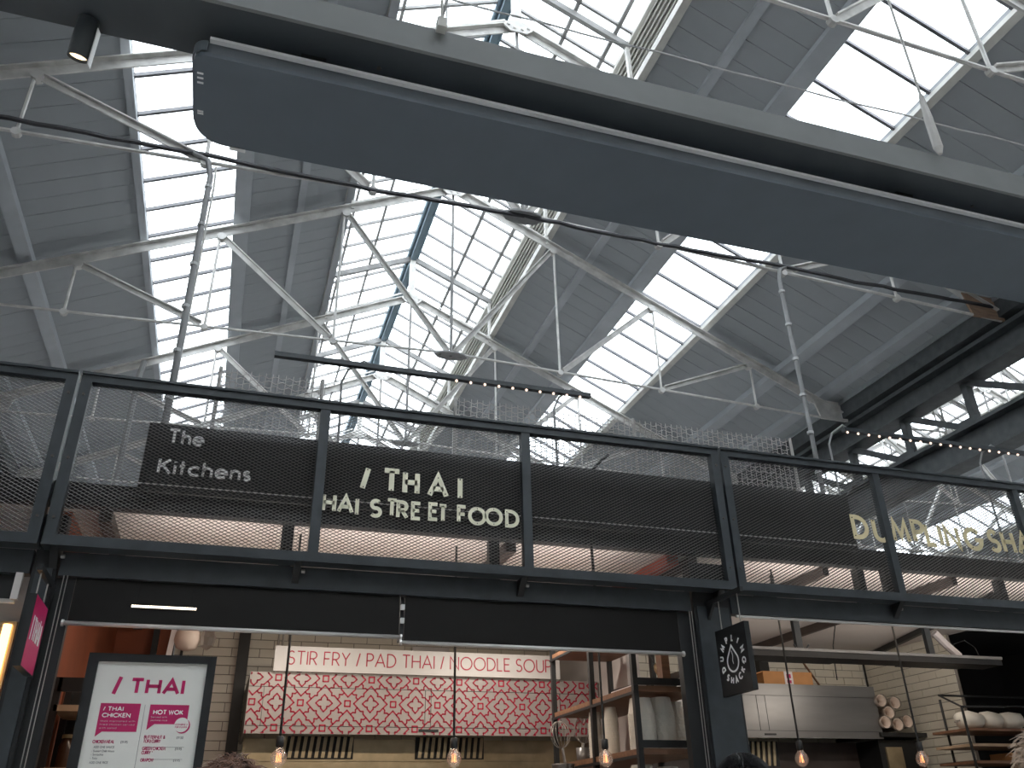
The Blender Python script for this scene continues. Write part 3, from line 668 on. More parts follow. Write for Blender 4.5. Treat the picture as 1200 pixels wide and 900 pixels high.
for x, lab in ((-.95, 'far left pair'), (.33, 'below the first mullion'), (1.72, 'below the second mullion'), (3.12, 'at the broad post'), (4.6, 'on the right hand kitchen, first'), (5.98, 'on the right hand kitchen, second')):
    t = thing('steel_bracket', 'dark steel bracket between fascia and parapet, %s' % lab, 'bracket', (x, 5.02, 2.9), 'brackets under the parapets')
    MB().prism([(0, 0), (0, -.10), (.10, 0)], (x-.02, 5.055, 2.993), (0, -1, 0), (0, 0, 1), (1, 0, 0), .04).build('web', M['steel2'], t)
    MB().lathe((x+.03, 5.03, 2.96), [(0, .012), (.02, .012)], 6, (1, 0, 0)).build('bolt', M['wire'], t)
# blinds
for x0, x1, z, lab in ((-.83, .965, 2.62, 'tinted roller blind with silver bottom bar, left one over the menu'), (.995, 2.84, 2.59, 'tinted roller blind with silver bottom bar, right one over the noodle sign')):
    t = thing('roller_blind', lab, 'blind', (x0, 5.1, z), 'roller blinds of the first kitchen')
    MB().box(x0, x1, 5.098, 5.102, z, 2.9).build('blind_sheet', M['blind'], t)
    MB().tube([(x0-.02, 5.09, z), (x1+.01, 5.09, z)], .0125, 10).build('bottom_bar', M['silver'], t, True)
    for x in (x0-.02, x1+.01): MB().lathe((x-.006, 5.09, z), [(0, .018), (.012, .018)], 8, (1, 0, 0)).build('end_cap', M['silver'], t)
for x, lab in ((-.885, 'left of the first kitchen opening'), (2.90, 'at the broad post')):
    t = thing('blind_cable', 'pair of thin silver blind guide cables %s' % lab, 'cable', (x, 5.06, 1.1), 'blind guide cables')
    for q in (0, .018): MB().tube([(x+q, 5.04, 1.1), (x+q, 5.04, 2.86)], .0028, 5).build('cable', M['wire'], t)
for x0, x1, lab in ((-.93, -.832, 'left of the first kitchen opening'), (2.842, 2.945, 'beside the broad post'), (.967, .993, 'between the two blinds')):
    o = MB().box(x0, x1, 5.10, 5.16, 2.60 if 'between' in lab else 1.1, 2.86).build('guide_channel', M['steel2'], loc=(x0, 5.12, 2.60 if 'between' in lab else 1.1)); tag(o, 'black upright blind guide channel %s' % lab, 'channel', 'blind guide channels')
for z in (2.70, 2.78):
    o = MB().box(.968, .990, 5.07, 5.095, z, z+.03).build('blind_clip', M['whitel'], loc=(.98, 5.08, z)); tag(o, 'small white clip between the two blinds, %s' % ('upper' if z > 2.75 else 'lower'), 'clip')
o = MB().tube([(3.26, 5.05, 2.845), (7.3, 5.05, 2.845)], .010, 8).build('curtain_rod', M['silver'], loc=(3.26, 5.05, 2.845)); tag(o, 'thin beige metal rod under the fascia of the right hand kitchen', 'rod')
# LED strip behind the blind
t = thing('led_strip', 'glowing warm LED strip in front of the left roller blind', 'lamp', (-.36, 5.09, 2.72))
MB().box(-.53, -.185, 5.088, 5.097, 2.716, 2.734).build('housing', M['steel2'], t)
for i in range(25):
    x = -.526+i*.0136; MB().box(x, x+.0095, 5.083, 5.088, 2.719, 2.731).build('diode', M['led'], t)
for x in (-.5, -.22): MB().tube([(x, 5.092, 2.73), (x, 5.092, 2.865)], .0015, 5).build('hanger', M['steel2'], t)

# counters
for x0, x1, lab in ((-.88, 2.90, 'dark front counter of the first kitchen, below the view'), (3.28, 7.14, 'dark front counter of the right hand kitchen, below the view')):
    t = thing('serving_counter', lab, 'counter', ((x0+x1)/2, 5.4, 0))
    MB().box(x0, x1, 5.18, 5.38, 0, 1.04).build('body', M['steel2'], t); MB().box(x0, x1, 5.17, 5.395, 1.04, 1.08).build('worktop', M['lightwood'], t)
o = MB()
# walls of the kiosks with brickwork
def brickwall(name, axis, c, a0, a1, z0, z1, za, zb, flip=1):
    """axis 'x': wall runs along X at Y=c; 'y': runs along Y at X=c. Bricks singly inside za..zb"""
    BL_, BH, J = .215*1.16, .080, .007
    wl = thing(name, None, None, ((a0+a1)/2, c, z0) if axis == 'x' else (c, (a0+a1)/2, z0), kind='structure')
    base = MB()
    if axis == 'x': base.box(a0, a1, c, c+.1, z0, z1)
    else: base.box(c, c+.035, a0, a1, z0, z1)
    base.build('mortar_bed', M['mortar'], wl)
    def mk(L_, nm):
        m = MB(); g = J/2
        if axis == 'x': m.box(g, L_-g, -.012, .01, g, BH-g)
        else: m.box(-.012, .01, g, L_-g, g, BH-g)
        return m.mesh(nm, M['brick'])
    full = mk(BL_, 'brick'); half = mk(BL_/2, 'brick_half')
    rest = MB(); r = 0; z = z0
    while z < z1-BH+.001:
        a = a0
        if r % 2: 
            seq = [(a, BL_/2)]; a += BL_/2
        else: seq = []
        while a+BL_ <= a1+.001: seq.append((a, BL_)); a += BL_
        if a < a1-.03: seq.append((a, a1-a))
        for (p, L_) in seq:
            me = full if abs(L_-BL_) < 1e-4 else (half if abs(L_-BL_/2) < 1e-4 else None)
            pos = (p, c+random.uniform(-.002, .002), z) if axis == 'x' else (c+random.uniform(-.002, .002), p, z)
            if za <= z <= zb and me: inst('brick', me, wl, pos)
            else:
                g = J/2
                if axis == 'x': rest.box(p+g, p+L_-g, c-.012, c+.01, z+g, z+BH-g)
                else: rest.box(c-.012, c+.01, p+g, p+L_-g, z+g, z+BH-g)
        z += BH; r += 1
    o = rest.build('brickwork', M['brick'], wl); o['kind'] = 'stuff'
brickwall('wall_thai_back', 'x', 8.5, -.45, 3.3, .02, CZ, 2.3, 3.3)
brickwall('wall_dumpling_back', 'x', 8.5, 3.42, 7.08, .02, CZ, 2.3, 3.3)
brickwall('wall_dumpling_side', 'y', 7.10, 7.16, 8.5, .02, CZ, 2.0, 3.3)
struct('wall_left_orange', MB().box(-5, -.46, 8.5, 8.6, 0, CZ), 'orange')
struct('wall_kiosk_divider', MB().box(3.30, 3.42, 6.9, 8.6, 0, CZ), 'soffit')
struct('wall_far_dark', MB().box(7.22, 9.0, 8.3, 8.4, 0, CZ).box(8.9, 9.0, 5.3, 8.3, 0, CZ), 'steel2')
struct('wall_left_neighbour', MB().box(-1.02, -.96, 5.3, 8.5, 0, CZ), 'orange')
# added fill lamps, out of sight, to brighten kitchens and pale ceiling
def add_fill_batten(x0, x1, lab, pd, pu):
    y = 5.21; xm = (x0+x1)/2
    t = thing('fill_batten', lab, 'lamp', (xm, y, 2.95), 'added fill battens behind the fascias')
    MB().box(x0, x1, 5.14, 5.17, 2.93, 2.98).build('housing', M['steel2'], t)
    MB().tube([(x0+.02, 5.19, 2.955), (x1-.02, 5.19, 2.955)], .018, 8).build('tube', M['fill_glow'], t)
    for nm, p, rot, off in (('back_fill', pd, (math.radians(62), 0, 0), (0, .01, -.01)), ('up_fill', pu, (math.radians(155), 0, 0), (0, .03, .03))):
        ld = bpy.data.lights.new(nm, 'AREA'); ld.shape = 'RECTANGLE'; ld.size = x1-x0-.1; ld.size_y = .05; ld.energy = p; ld.color = (1, .90, .82) if nm == 'up_fill' else (1, .82, .64)
        lo = bpy.data.objects.new(nm, ld); COL.objects.link(lo); lo.parent = t; lo.location = off; lo.rotation_euler = rot
add_fill_batten(-.6, 2.6, 'added fill light batten hidden behind the fascia of the first kitchen', 10, 8)
add_fill_batten(3.5, 6.9, 'added fill light batten hidden behind the fascia of the right hand kitchen', 3, 10)
def fill_lamp(x, y, z, zt, lab, power, rot=0):  # lamp added where no fitting is seen, for extra light deeper in
    t = thing('added_lamp', lab, 'lamp', (x, y, z), 'added kitchen fill lamps')
    MB().box(x-.35, x+.35, y-.03, y+.03, z-.02, z+.03).build('housing', M['steel2'], t)
    if zt:
        for q in (-.25, .25): MB().tube([(x+q, y, z+.03), (x+q, y, zt)], .004, 5).build('hanger', M['steel2'], t)
    ld = bpy.data.lights.new('fill_light', 'AREA'); ld.shape = 'RECTANGLE'; ld.size = .66; ld.size_y = .05; ld.energy = power; ld.color = (1, .90, .79)
    lo = bpy.data.objects.new('fill_light', ld); COL.objects.link(lo); lo.parent = t; lo.location = (0, .035 if rot else 0, -.03 if not rot else 0); lo.rotation_euler = (rot, 0, 0)
fill_lamp(.6, 6.7, 3.2, CZ, 'added fill lamp over the left of the first kitchen', 11)
fill_lamp(2.2, 6.7, 3.2, CZ, 'added fill lamp over the right of the first kitchen', 14)
fill_lamp(4.7, 6.44, 2.84, None, 'added fill lamp on the back of the gantry, left one', 4, math.radians(70))  # gantry pair added to light the hood and back wall
fill_lamp(6.1, 6.44, 2.84, None, 'added fill lamp on the back of the gantry, right one', 4, math.radians(70))

# ================================================================== LIGHT BARS ON GOOSENECKS
def lightbar(x0, x1, b0, b1, arms, lab):
    y, z = 5.5, 4.62
    t = thing('light_bar', lab, 'lamp', (x0, y, z), 'festoon light bars above the parapet')
    MB().box(x0, x1, y-.022, y+.022, z, z+.035).build('channel', M['steel'], t)
    x = b0; mb = MB().lathe((0, 0, 0), [(0, .006), (.006, .0105), (.014, .0105), (.02, .005)], 8, (0, 0, -1)).mesh('bulb', M['fairy'])
    while x < b1: inst('bulb', mb, t, (x, y-.01, z)); x += .112
    for ax in arms:
        MB().tube([(ax, y, z+.03), (ax-.05, y+.0, z+.06), (ax-.16, y+.02, z-.02), (ax-.2, y+.04, z-.12), (ax-.19, y+.05, z-.4), (ax-.19, y+.05, CZ+.11)], .009, 8).build('gooseneck', M['conduit'], t, True)
lightbar(.06, 2.50, 1.40, 2.50, (.75, 2.40), 'dark light bar with small bulbs on its right half, above the first kitchen parapet')
lightbar(4.90, 7.4, 4.93, 7.38, (4.95, 6.6), 'dark light bar full of small glowing bulbs at the right above the parapet')
for x, lab in ((2.42, 'right of the cream letters'), (4.55, 'above the gold letter D')):
    o = MB().tube([(x, 5.08, 3.95), (x-.06, 5.08, 3.90), (x-.15, 5.085, 3.80), (x-.19, 5.088, 3.70), (x-.18, 5.09, 3.55), (x-.17, 5.09, 3.0)], .010, 8).build('sign_lamp_arm', M['steel2'], True and None, loc=(x, 5.08, 3.0)); tag(o, 'dark bent sign lamp arm behind the mesh, %s' % lab, 'arm')

# ================================================================== PROJECTING SIGNS
def proj_sign(x, y0, y1, z0, z1, m, name, label, rows, hang):
    t = thing(name, label, 'sign', (x, (y0+y1)/2, z0))
    MB().box(x-.018, x+.018, y0, y1, z0, z1).build('board', M[m], t) if m == 'steel2' else (MB().box(x-.018, x+.017, y0, y1, z0, z1).build('board', M['steel2'], t), MB().box(x+.017, x+.018, y0+.004, y1-.004, z0+.004, z1-.004).build('pink_face', M[m], t))
    for mb, mm in rows: mb.build('lettering', M[mm], t)
    MB().box(x-.012, x+.012, y0, 5.06, hang, hang+.03).build('bracket', M['steel2'], t)
    for y in (y0+.06, y1-.06): MB().tube([(x, y, z1), (x, y, hang)], .004, 5).build('hook', M['wire'], t)
    MB().prism([(0, 0), (.1, 0), (0, -.1)], (x-.01, 5.06, hang), (0, -1, 0), (0, 0, 1), (1, 0, 0), .02).build('gusset', M['steel2'], t)
# THAI sign: its right side faces the camera (+X)
mb = text_mb('THAI', (-.911, 4.715, 2.455), (0, 1, 0), (0, 0, 1), (1, 0, 0), .115, .13, .002, .28, fit=.205)
mb.ribbon([(0, 0), (.01, .115)], .014, (-.911, 4.68, 2.455), (0, 1, 0), (0, 0, 1), (1, 0, 0), .002)
proj_sign(-.93, 4.64, 4.975, 2.325, 2.665, 'pinksign', 'hanging_sign', 'pink square sign reading I THAI projecting from the left post', [(mb, 'whitel')], 2.78)
# DUMPLING sign: its left side faces the camera (-X); +Y goes left in the view so text runs along -Y
cyc, czc = 4.795, 2.515
mb = MB(); Xd, Yd, Nd = (0, -1, 0), (0, 0, 1), (-1, 0, 0)
def ring(s, r, a0, a1, h, th, flip=False):
    for i, ch in enumerate(s):
        a = math.radians(a0+(a1-a0)*i/(len(s)-1))
        u = Vector((math.cos(a), math.sin(a))); upv = u if not flip else -u; xv = Vector((upv.y, -upv.x))
        cpt = Vector((0, 0))+u*r; wd = GL[ch][0]*.8
        O = cpt-xv*(wd*h/2)-upv*(h/2)
        O3 = Vector((3.029, cyc-O.x, czc+O.y)); X3 = Vector((0, -xv.x, xv.y)); Y3 = Vector((0, -upv.x, upv.y))
        for pl in GL[ch][1]:
            q = [(p[0]*.8*h, (th/2+p[1]*(1-th))*h) for p in pl]
            cl = len(q) > 8 and abs(q[0][0]-q[-1][0]) < 1e-6 and abs(q[0][1]-q[-1][1]) < 1e-6
            mb.ribbon(q[:-1] if cl else q, th*h, O3, X3, Y3, Nd, .002, cl)
ring('DUMPLING', .128, 202, -12, .044, .22); ring('SHACK', .128, 232, 322, .044, .22, True)
dp = [(.064*math.sin(math.radians(a)), -.016-.060*math.cos(math.radians(a))) for a in range(-125, 126, 12)]+[(0, .082)]
mb.ribbon(dp, .011, (3.029, cyc, czc), Xd, Yd, Nd, .002, True)
mb.ribbon([(-.004, .05), (.006, .02), (-.002, -.01), (.004, -.03)], .004, (3.029, cyc, czc), Xd, Yd, Nd, .002)
proj_sign(3.05, 4.62, 4.97, 2.31, 2.715, 'steel2', 'hanging_sign', 'black hanging sign reading DUMPLING SHACK round a white dumpling drop', [(mb, 'whitel')], 2.90)

# ================================================================== FIRST KITCHEN
# menu board
t = thing('menu_board', 'white menu board with magenta print in a black frame, standing on the counter', 'menu', (-.36, 5.22, 1.08))
MB().box(-.655, -.085, 5.20, 5.215, 1.15, 2.452).build('menu_sheet', M['paper'], t)
fr = MB().box(-.70, -.649, 5.18, 5.225, 1.08, 2.488).box(-.09, -.045, 5.18, 5.225, 1.08, 2.488).box(-.649, -.09, 5.18, 5.225, 2.448, 2.488).box(-.649, -.09, 5.18, 5.225, 1.08, 1.15)
fr.build('frame', M['steel2'], t)
yM = 5.1995
def mt(s, x, z, h, th, m, fit=None, gap=.25, slant=0): 
    return text_mb(s, (x, yM, z), (1, 0, 0), (0, 0, 1), (0, -1, 0), h, th, .0012, gap, fit=fit, slant=slant)
word('THAI', -.472, 2.281, .086, .28, t, 'magenta', yM, .2, depth=.0012)
MB().ribbon([(0, .0), (.025, .088)], .019, (-.547, yM, 2.282), (1, 0, 0), (0, 0, 1), (0, -1, 0), .0012).build('letter', M['magenta'], t)
MB().prism([(0, 0), (.198, .0), (.198, .141), (0, .141)], (-.598, yM, 2.094), (1, 0, 0), (0, 0, 1), (0, -1, 0), .001).prism([(.0, 0), (0, -.025), (.03, 0)], (-.598, yM, 2.094), (1, 0, 0), (0, 0, 1), (0, -1, 0), .001).build('speech_panel', M['magenta'], t)
MB().prism([(0, 0), (.198, .0), (.198, .098), (0, .098)], (-.352, yM, 2.134), (1, 0, 0), (0, 0, 1), (0, -1, 0), .001).prism([(.0, 0), (0, -.03), (.035, 0)], (-.352, yM, 2.134), (1, 0, 0), (0, 0, 1), (0, -1, 0), .001).build('speech_panel', M['magenta'], t)
def mt2(s, x, z, h, th, fit=None, gap=.25): return text_mb(s, (x, yM-.001, z), (1, 0, 0), (0, 0, 1), (0, -1, 0), h, th, .001, gap, fit=fit)
for s, x, z, h, f in (('/ THAI', -.582, 2.196, .023, .10), ('CHICKEN', -.582, 2.164, .023, .14), ('HOT WOK', -.332, 2.182, .024, .152)): mt2(s, x, z, h, .2, f).build('heading', M['whitel'], t)['kind'] = 'stuff'
for s, x, z, f in (('thick marinated with', -.585, 2.142, .17), ('fried chicken served', -.585, 2.125, .17), ('with salad', -.585, 2.108, .085), ('Served with', -.34, 2.165, .082), ('jasmine rice', -.34, 2.149, .085)): mt2(s, x, z, .009, .12, f).build('small_print', M['signwhite'], t)['kind'] = 'stuff'
MB().prism([(.038*math.cos(a), .038*math.sin(a)) for a in [2*PI*i/24 for i in range(24)]], (-.173, yM-.0012, 2.126), (1, 0, 0), (0, 0, 1), (0, -1, 0), .001).build('badge', M['magenta'], t)
MB().prism([(.037*math.cos(a), .037*math.sin(a)) for a in [2*PI*i/24 for i in range(24)]], (-.179, yM-.0022, 2.131), (1, 0, 0), (0, 0, 1), (0, -1, 0), .001).build('badge_face', M['paper'], t)
for s, z in (('COMBINE 2', 2.128), ('FOR £1 EXTRA', 2.115)): text_mb(s, (-.211, yM-.0034, z), (1, 0, 0), (0, 0, 1), (0, -1, 0), .009, .16, .0008, .25, fit=.062).build('small_print', M['magenta'], t)['kind'] = 'stuff'
for s, x, z, h, f, m in (('CHICKEN MEAL', -0.603, 2.037, .017, .105, 'magenta'), ('£9.95', -0.468, 2.037, .013, .035, 'greyink'), ('ADD ONE SAUCE', -0.593, 2.014, .011, .10, 'greyink'), ('- Sweet Chilli Mayo', -0.600, 1.995, .011, .11, 'greyink'),
     ('- Sriracha', -0.600, 1.978, .011, .06, 'greyink'), ('- Soy', -0.600, 1.961, .011, .035, 'greyink'), ('ADD ONE RICE', -0.600, 1.940, .011, .09, 'greyink'),
     ('BUTTERNUT &', -0.357, 2.061, .017, .105, 'magenta'), ('TOFU CURRY', -0.357, 2.041, .017, .085, 'magenta'), ('£9.50', -0.195, 2.061, .013, .035, 'greyink'),
     ('GREEN CHICKEN', -0.357, 2.005, .017, .115, 'magenta'), ('CURRY *', -0.357, 1.985, .017, .055, 'magenta'), ('£9.95', -0.195, 2.005, .013, .035, 'greyink'), ('GRAPOW', -0.357, 1.949, .017, .065, 'magenta'), ('£9.95', -0.195, 1.949, .013, .035, 'greyink')):
    mt(s, x, z, h, .16, m, f).build('menu_line', M[m], t)['kind'] = 'stuff'
MB().box(-.379, -.377, yM-.001, yM, 1.3, 2.23).box(-.354, -.15, yM-.001, yM, 2.0195, 2.021).box(-.354, -.15, yM-.001, yM, 1.96, 1.9615).build('rule', M['greyink'], t)['kind'] = 'stuff'

# noodle sign
t = thing('menu_header', 'white strip sign reading STIR FRY / PAD THAI / NOODLE SOUP above the patterned hood', 'sign', (1.6, 7.48, 2.78))
MB().box(.385, 2.90, 7.46, 7.49, 2.785, 2.985).build('board', M['signwhite'], t)
word('STIR FRY / PAD THAI / NOODLE SOUP', .49, 2.835, .115, 2.33, t, 'crimson', 7.459, .085, gap=.2, depth=.002)
for x in (.6, 2.7): MB().box(x-.02, x+.02, 7.49, 7.52, 2.785, 2.98).build('batten', M['steel2'], t)
# patterned hood
t = thing('extractor_hood', 'long extractor hood wrapped in a crimson lattice pattern, at the back of the first kitchen', 'hood', (1.5, 7.9, 2.2))
hx0, hx1, hz0, hz1, hy = .21, 3.28, 2.31, 2.78, 7.50
MB().box(hx0, hx1, hy, hy+.02, hz0, hz1).build('front_panel', M['hoodskin'], t)
MB().box(hx0, hx1, hy+.02, 8.45, hz1-.02, hz1).box(hx0, hx0+.02, hy+.02, 8.45, hz0, hz1-.02).build('casing', M['steelhood'], t)
MB().box(hx0, hx1, hy-.004, hy, 2.368, 2.371).box(hx0, hx1, hy-.004, hy, 2.665, 2.668).build('seam', M['steel2'], t)
for x in (.33, 1.67, 1.72, 2.9): MB().box(x, x+.003, hy-.004, hy, 2.37, 2.665).build('seam', M['steel2'], t)
MB().box(1.62, 1.79, hy-.006, hy, 2.335, 2.355).build('name_plate', M['steel2'], t)
pat = MB(); a = .1915; cxp = 1.395; czp = 2.547
def addp(pl, closed=False):
    # clip segments to the panel
    n = len(pl)
    for i in range(n if closed else n-1):
        p, q = Vector(pl[i]), Vector(pl[(i+1) % n])
        t0, t1 = 0., 1.; dv = q-p; ok = True
        for k, lo, hi in ((0, hx0+.004, hx1-.004), (1, hz0+.004, hz1-.004)):
            if abs(dv[k]) < 1e-9:
                if p[k] < lo or p[k] > hi: ok = False
            else:
                u0, u1 = (lo-p[k])/dv[k], (hi-p[k])/dv[k]
                if u0 > u1: u0, u1 = u1, u0
                t0, t1 = max(t0, u0), min(t1, u1)
        if ok and t1-t0 > .02 and dv.length > 1e-6:
            e = dv.normalized()*.003
            p2, q2 = p+dv*t0-(e if t0 == 0 else e*0), p+dv*t1+(e if t1 == 1 else e*0)
            pat.ribbon([p2, q2], .0120, (0, hy-.001, 0), (1, 0, 0), (0, 0, 1), (0, -1, 0), .0015)
Q = [(.73, 0), (.42, .31), (.30, .31), (.30, .42)]
dia = []
for k in range(4):
    c_, s_ = [(1, 0), (0, 1), (-1, 0), (0, -1)][k]
    dia += [(x*c_-y*s_, x*s_+y*c_) for x, y in Q]
qf = []
for k in range(4):
    c_, s_ = [(1, 0), (0, 1), (-1, 0), (0, -1)][k]
    qf += [(x*c_-y*s_, x*s_+y*c_) for x, y in [(.35, 0), (.21, .13), (.13, .13), (.13, .21)]]
for i in range(-9, 12):
    for j in range(-3, 4):
        X_, Z_ = cxp+i*a, czp+j*a
        if (i+j) % 2 == 0:
            addp([(X_+a*u*.115, Z_+a*v*.115) for u, v in ((-1, -1), (1, -1), (1, 1), (-1, 1))], True)
            for u, v in ((1, 1), (1, -1), (-1, 1), (-1, -1)):
                addp([(X_+a*u*.44, Z_+a*v*.16), (X_+a*u*.36, Z_+a*v*.25), (X_+a*u*.37, Z_+a*v*.37), (X_+a*u*.25, Z_+a*v*.36), (X_+a*u*.16, Z_+a*v*.44)])
        else:
            addp([(X_+a*u, Z_+a*v) for u, v in dia], True)
            addp([(X_+a*u, Z_+a*v) for u, v in qf], True)
pat.build('lattice_print', M['crimson'], t)['kind'] = 'stuff'
# underside: baffle filters
MB().box(hx0+.02, hx1, 7.9, 7.92, 1.9, 2.31).build('inner_panel', M['brass'], t)
MB().box(hx0+.02, hx1, 7.885, 7.90, 2.135, 2.15).build('grease_rail', M['brass'], t)
for c0 in (.52, 1.68):
    f = MB().box(c0, c0+.62, 7.88, 7.90, 2.15, 2.33).build('baffle_filter', M['steel2'], t)
    for k in range(11): 
        x = c0+.02+k*.055
        MB().prism([(x, 2.16), (x+.028, 2.16), (x+.045, 2.325), (x+.017, 2.325)], (0, 7.868, 0), (1, 0, 0), (0, 0, 1), (0, 1, 0), .012).build('baffle', M['brass'], f)
# back counter below
t = thing('cooking_range', 'stainless cooking range under the patterned hood, below the view', 'range', (1.6, 8.1, 0))
MB().box(.3, 3.2, 7.75, 8.44, .1, .92).build('body', M['steelhood'], t); MB().box(.3, 3.2, 7.72, 8.44, .92, .96).build('top', M['steelhood'], t)
for x in (.4, 3.1):
    for y in (7.8, 8.38): MB().tube([(x, y, 0), (x, y, .1)], .03, 8).build('leg', M['steel2'], t)
t = thing('cooking_range', 'stainless cooking range under the plain steel hood, below the view', 'range', (5.8, 8.1, 0))
MB().box(4.6, 7.0, 7.75, 8.44, .1, .92).build('body', M['steelhood'], t); MB().box(4.6, 7.0, 7.72, 8.44, .92, .96).build('top', M['steelhood'], t)
for x in (4.7, 6.9):
    for y in (7.8, 8.38): MB().tube([(x, y, 0), (x, y, .1)], .03, 8).build('leg', M['steel2'], t)
# posts at the back
o = MB().box(.10, .20, 8.36, 8.46, 0, CZ).build('corner_post', M['steel2'], loc=(.15, 8.4, 0)); tag(o, 'black post on the brick wall left of the patterned hood', 'post')
o = MB().box(5.62, 5.74, 8.38, 8.46, 2.98, CZ).build('wall_post', M['steel2'], loc=(5.68, 8.4, 2.98)); tag(o, 'short black post above the cardboard box', 'post')
o = MB().tube([(-.39, 8.44, 2.75), (-.38, 8.44, CZ)], .012, 6).build('wall_pipe', M['steel2'], loc=(-.39, 8.44, 2.75)); tag(o, 'thin black pipe on the brick wall behind the menu board', 'pipe')
o = MB().box(1.73, 2.10, 8.40, 8.47, 3.03, 3.2).build('switch_box', M['signwhite'], loc=(1.9, 8.43, 3.05)); tag(o, 'grey switch box on the brick wall above the noodle sign', 'box')
t = thing('wall_conduit', 'pair of grey conduits down the brick wall beside the noodle sign', 'conduit', (.52, 8.46, 2.8))
for q in (.46, .50): MB().tube([(q, 8.47, 2.6), (q, 8.47, CZ)], .009, 6).build('pipe', M['wire'], t)
# orange corner: bars and hanging net lamp
for x, wd, lab in ((-.62, .05, 'left'), (-.47, .03, 'right')):
    o = MB().box(x-wd/2, x+wd/2, 8.40, 8.46, 0, CZ).build('upright_bar', M['steel2'], loc=(x, 8.43, 0)); tag(o, 'black upright bar in front of the orange wall, %s one' % lab, 'bar', 'bars at the orange wall')
t = thing('hanging_bag', 'paper and plastic bag hanging by the orange wall above the menu board', 'bag', (-.32, 7.2, 2.75))
MB().lathe((-.30, 7.2, 2.87), [(0, .02), (.02, .075), (.08, .10), (.14, .09), (.18, .05), (.225, .012)], 12).build('paper_bag', M['eggcup'], t, True)
MB().lathe((-.15, 7.18, 2.88), [(0, .01), (.03, .05), (.09, .06), (.14, .045), (.17, .01)], 9).build('plastic_bag', M['plastic'], t)
MB().tube([(-.30, 7.2, 3.09), (-.30, 7.2, CZ)], .004, 5).build('string', M['steel2'], t)
MB().tube([(-.15, 7.18, 3.04), (-.14, 7.2, CZ)], .003, 5).build('string', M['steel2'], t)
MB().beam((-.42, 7.2, 2.80), (-.40, 7.2, 3.1), .04, .012, (0, 1, 0)).build('tag', M['label'], t)
# left rack with jars
t = thing('storage_rack', 'black rack with pale wooden shelves and jars at the left behind the menu board', 'rack', (-.75, 6.1, 0))
zs = [2.0, 2.28, 2.40]
for x in (-.93, -.40):
    for y in (5.9, 6.35): MB().box(x-.02, x+.02, y-.02, y+.02, 0, 2.46).build('upright', M['steel2'], t)
for z in (1.0, 1.5, 1.93, 2.27): 
    MB().box(-.93, -.40, 5.88, 6.37, z, z+.035).build('shelf', M['lightwood'], t)
MB().box(-.93, -.40, 6.36, 6.38, .9, 2.46).build('back_panel', M['steel2'], t)
MB().box(-.93, -.40, 5.88, 5.90, 2.38, 2.46).build('top_rail', M['steel2'], t)
for k, (x, hh, m, lab) in enumerate(((-.84, .17, 'sauce', 'dark jar on the left rack, nearest the post'), (-.73, .2, 'sauce', 'dark jar on the left rack, in the middle'), (-.63, .15, 'lightwood', 'pale brown jar on the left rack, by the menu board'))):
    j = thing('jar', lab, 'jar', (x, 6.05, 1.965), 'jars on the left rack')
    MB().lathe((x, 6.05, 1.965), [(0, .035), (.01, .042), (hh-.04, .042), (hh-.02, .03), (hh, .03)], 12).build('glass', M[m], j, True)
    MB().lathe((x, 6.05, 1.965+hh), [(0, .034), (.02, .034)], 12).build('lid', M['lid'], j)

# right rack with cups
t = thing('shelf_rack', 'black steel rack with brown wooden shelves of paper cups, right of the noodle sign', 'rack', (2.9, 6.2, 0))
xa, xb, ya, yb_ = 2.64, 3.16, 5.42, 6.95
for x in (xa, xb):
    for y in (ya, 6.15, yb_): MB().box(x-.018, x+.018, y-.018, y+.018, 0, 3.05).build('upright', M['steel2'], t)
for z in (1.2, 1.62, 2.01, 2.40, 2.86):
    y_ = ya if z < 2.8 else 6.0
    MB().box(xa-.01, xb+.01, y_-.01, yb_+.01, z, z+.035).build('shelf', M['wood'], t)
    MB().box(xa-.02, xb+.02, y_-.022, y_-.012, z+.04, z+.085).build('rail', M['steel2'], t)
    MB().box(xa-.022, xa-.012, y_-.02, yb_+.02, z-.02, z-.001).build('rail', M['steel2'], t)
MB().beam((xb, ya, 2.56), (xb+.0, 6.9, 2.60), .03, .04).build('rail', M['steel2'], t)
MB().box(2.90, 2.96, 5.5, 5.58, 2.49, 2.95).build('wood_upright', M['wood'], t)
def cupmesh(r0, r1, h, m):
    mb = MB(); n = 16; t_ = .0010
    mb.lathe((0, 0, 0), [(.004, .001), (.004, r0), (h*.92, r1), (h*.92, r1*1.05), (h, r1*1.05), (h, r1-t_), (.0055, r0-t_), (.0055, .001)], n)
    return mb.mesh('paper_cup', m)
cm = cupmesh(.045, .056, .075, M['cup']); cb = cupmesh(.07, .088, .11, M['cup']); cmt = cupmesh(.040, .05, .09, M['cup'])
ORD = ['lowest', 'second', 'third', 'fourth', 'fifth', 'sixth', 'seventh', 'eighth', 'ninth', 'tenth', 'eleventh', 'twelfth', 'thirteenth', 'fourteenth', 'fifteenth', 'sixteenth', 'seventeenth', 'eighteenth', 'nineteenth', 'twentieth', 'twenty first', 'twenty second', 'twenty third', 'twenty fourth', 'twenty fifth', 'twenty sixth', 'twenty seventh']
def stack(x, y, z, n, pitch, me, lab, grp):
    for i in range(n):
        o = bpy.data.objects.new('paper_cup', me); COL.objects.link(o); hh = max(v_.co.z for v_ in me.vertices); o.location = (x, y, z+hh+i*pitch); o.rotation_euler = (PI, 0, random.random()*6)
        tag(o, lab+(', topmost' if i == n-1 else ', %s from the bottom' % ORD[i] if i else ', lowest'), 'cup', grp)
stack(2.725, 5.53, 2.046, 19, .0120, cb, 'paper cup in the front left stack of the brown shelf', 'front left cup stack')
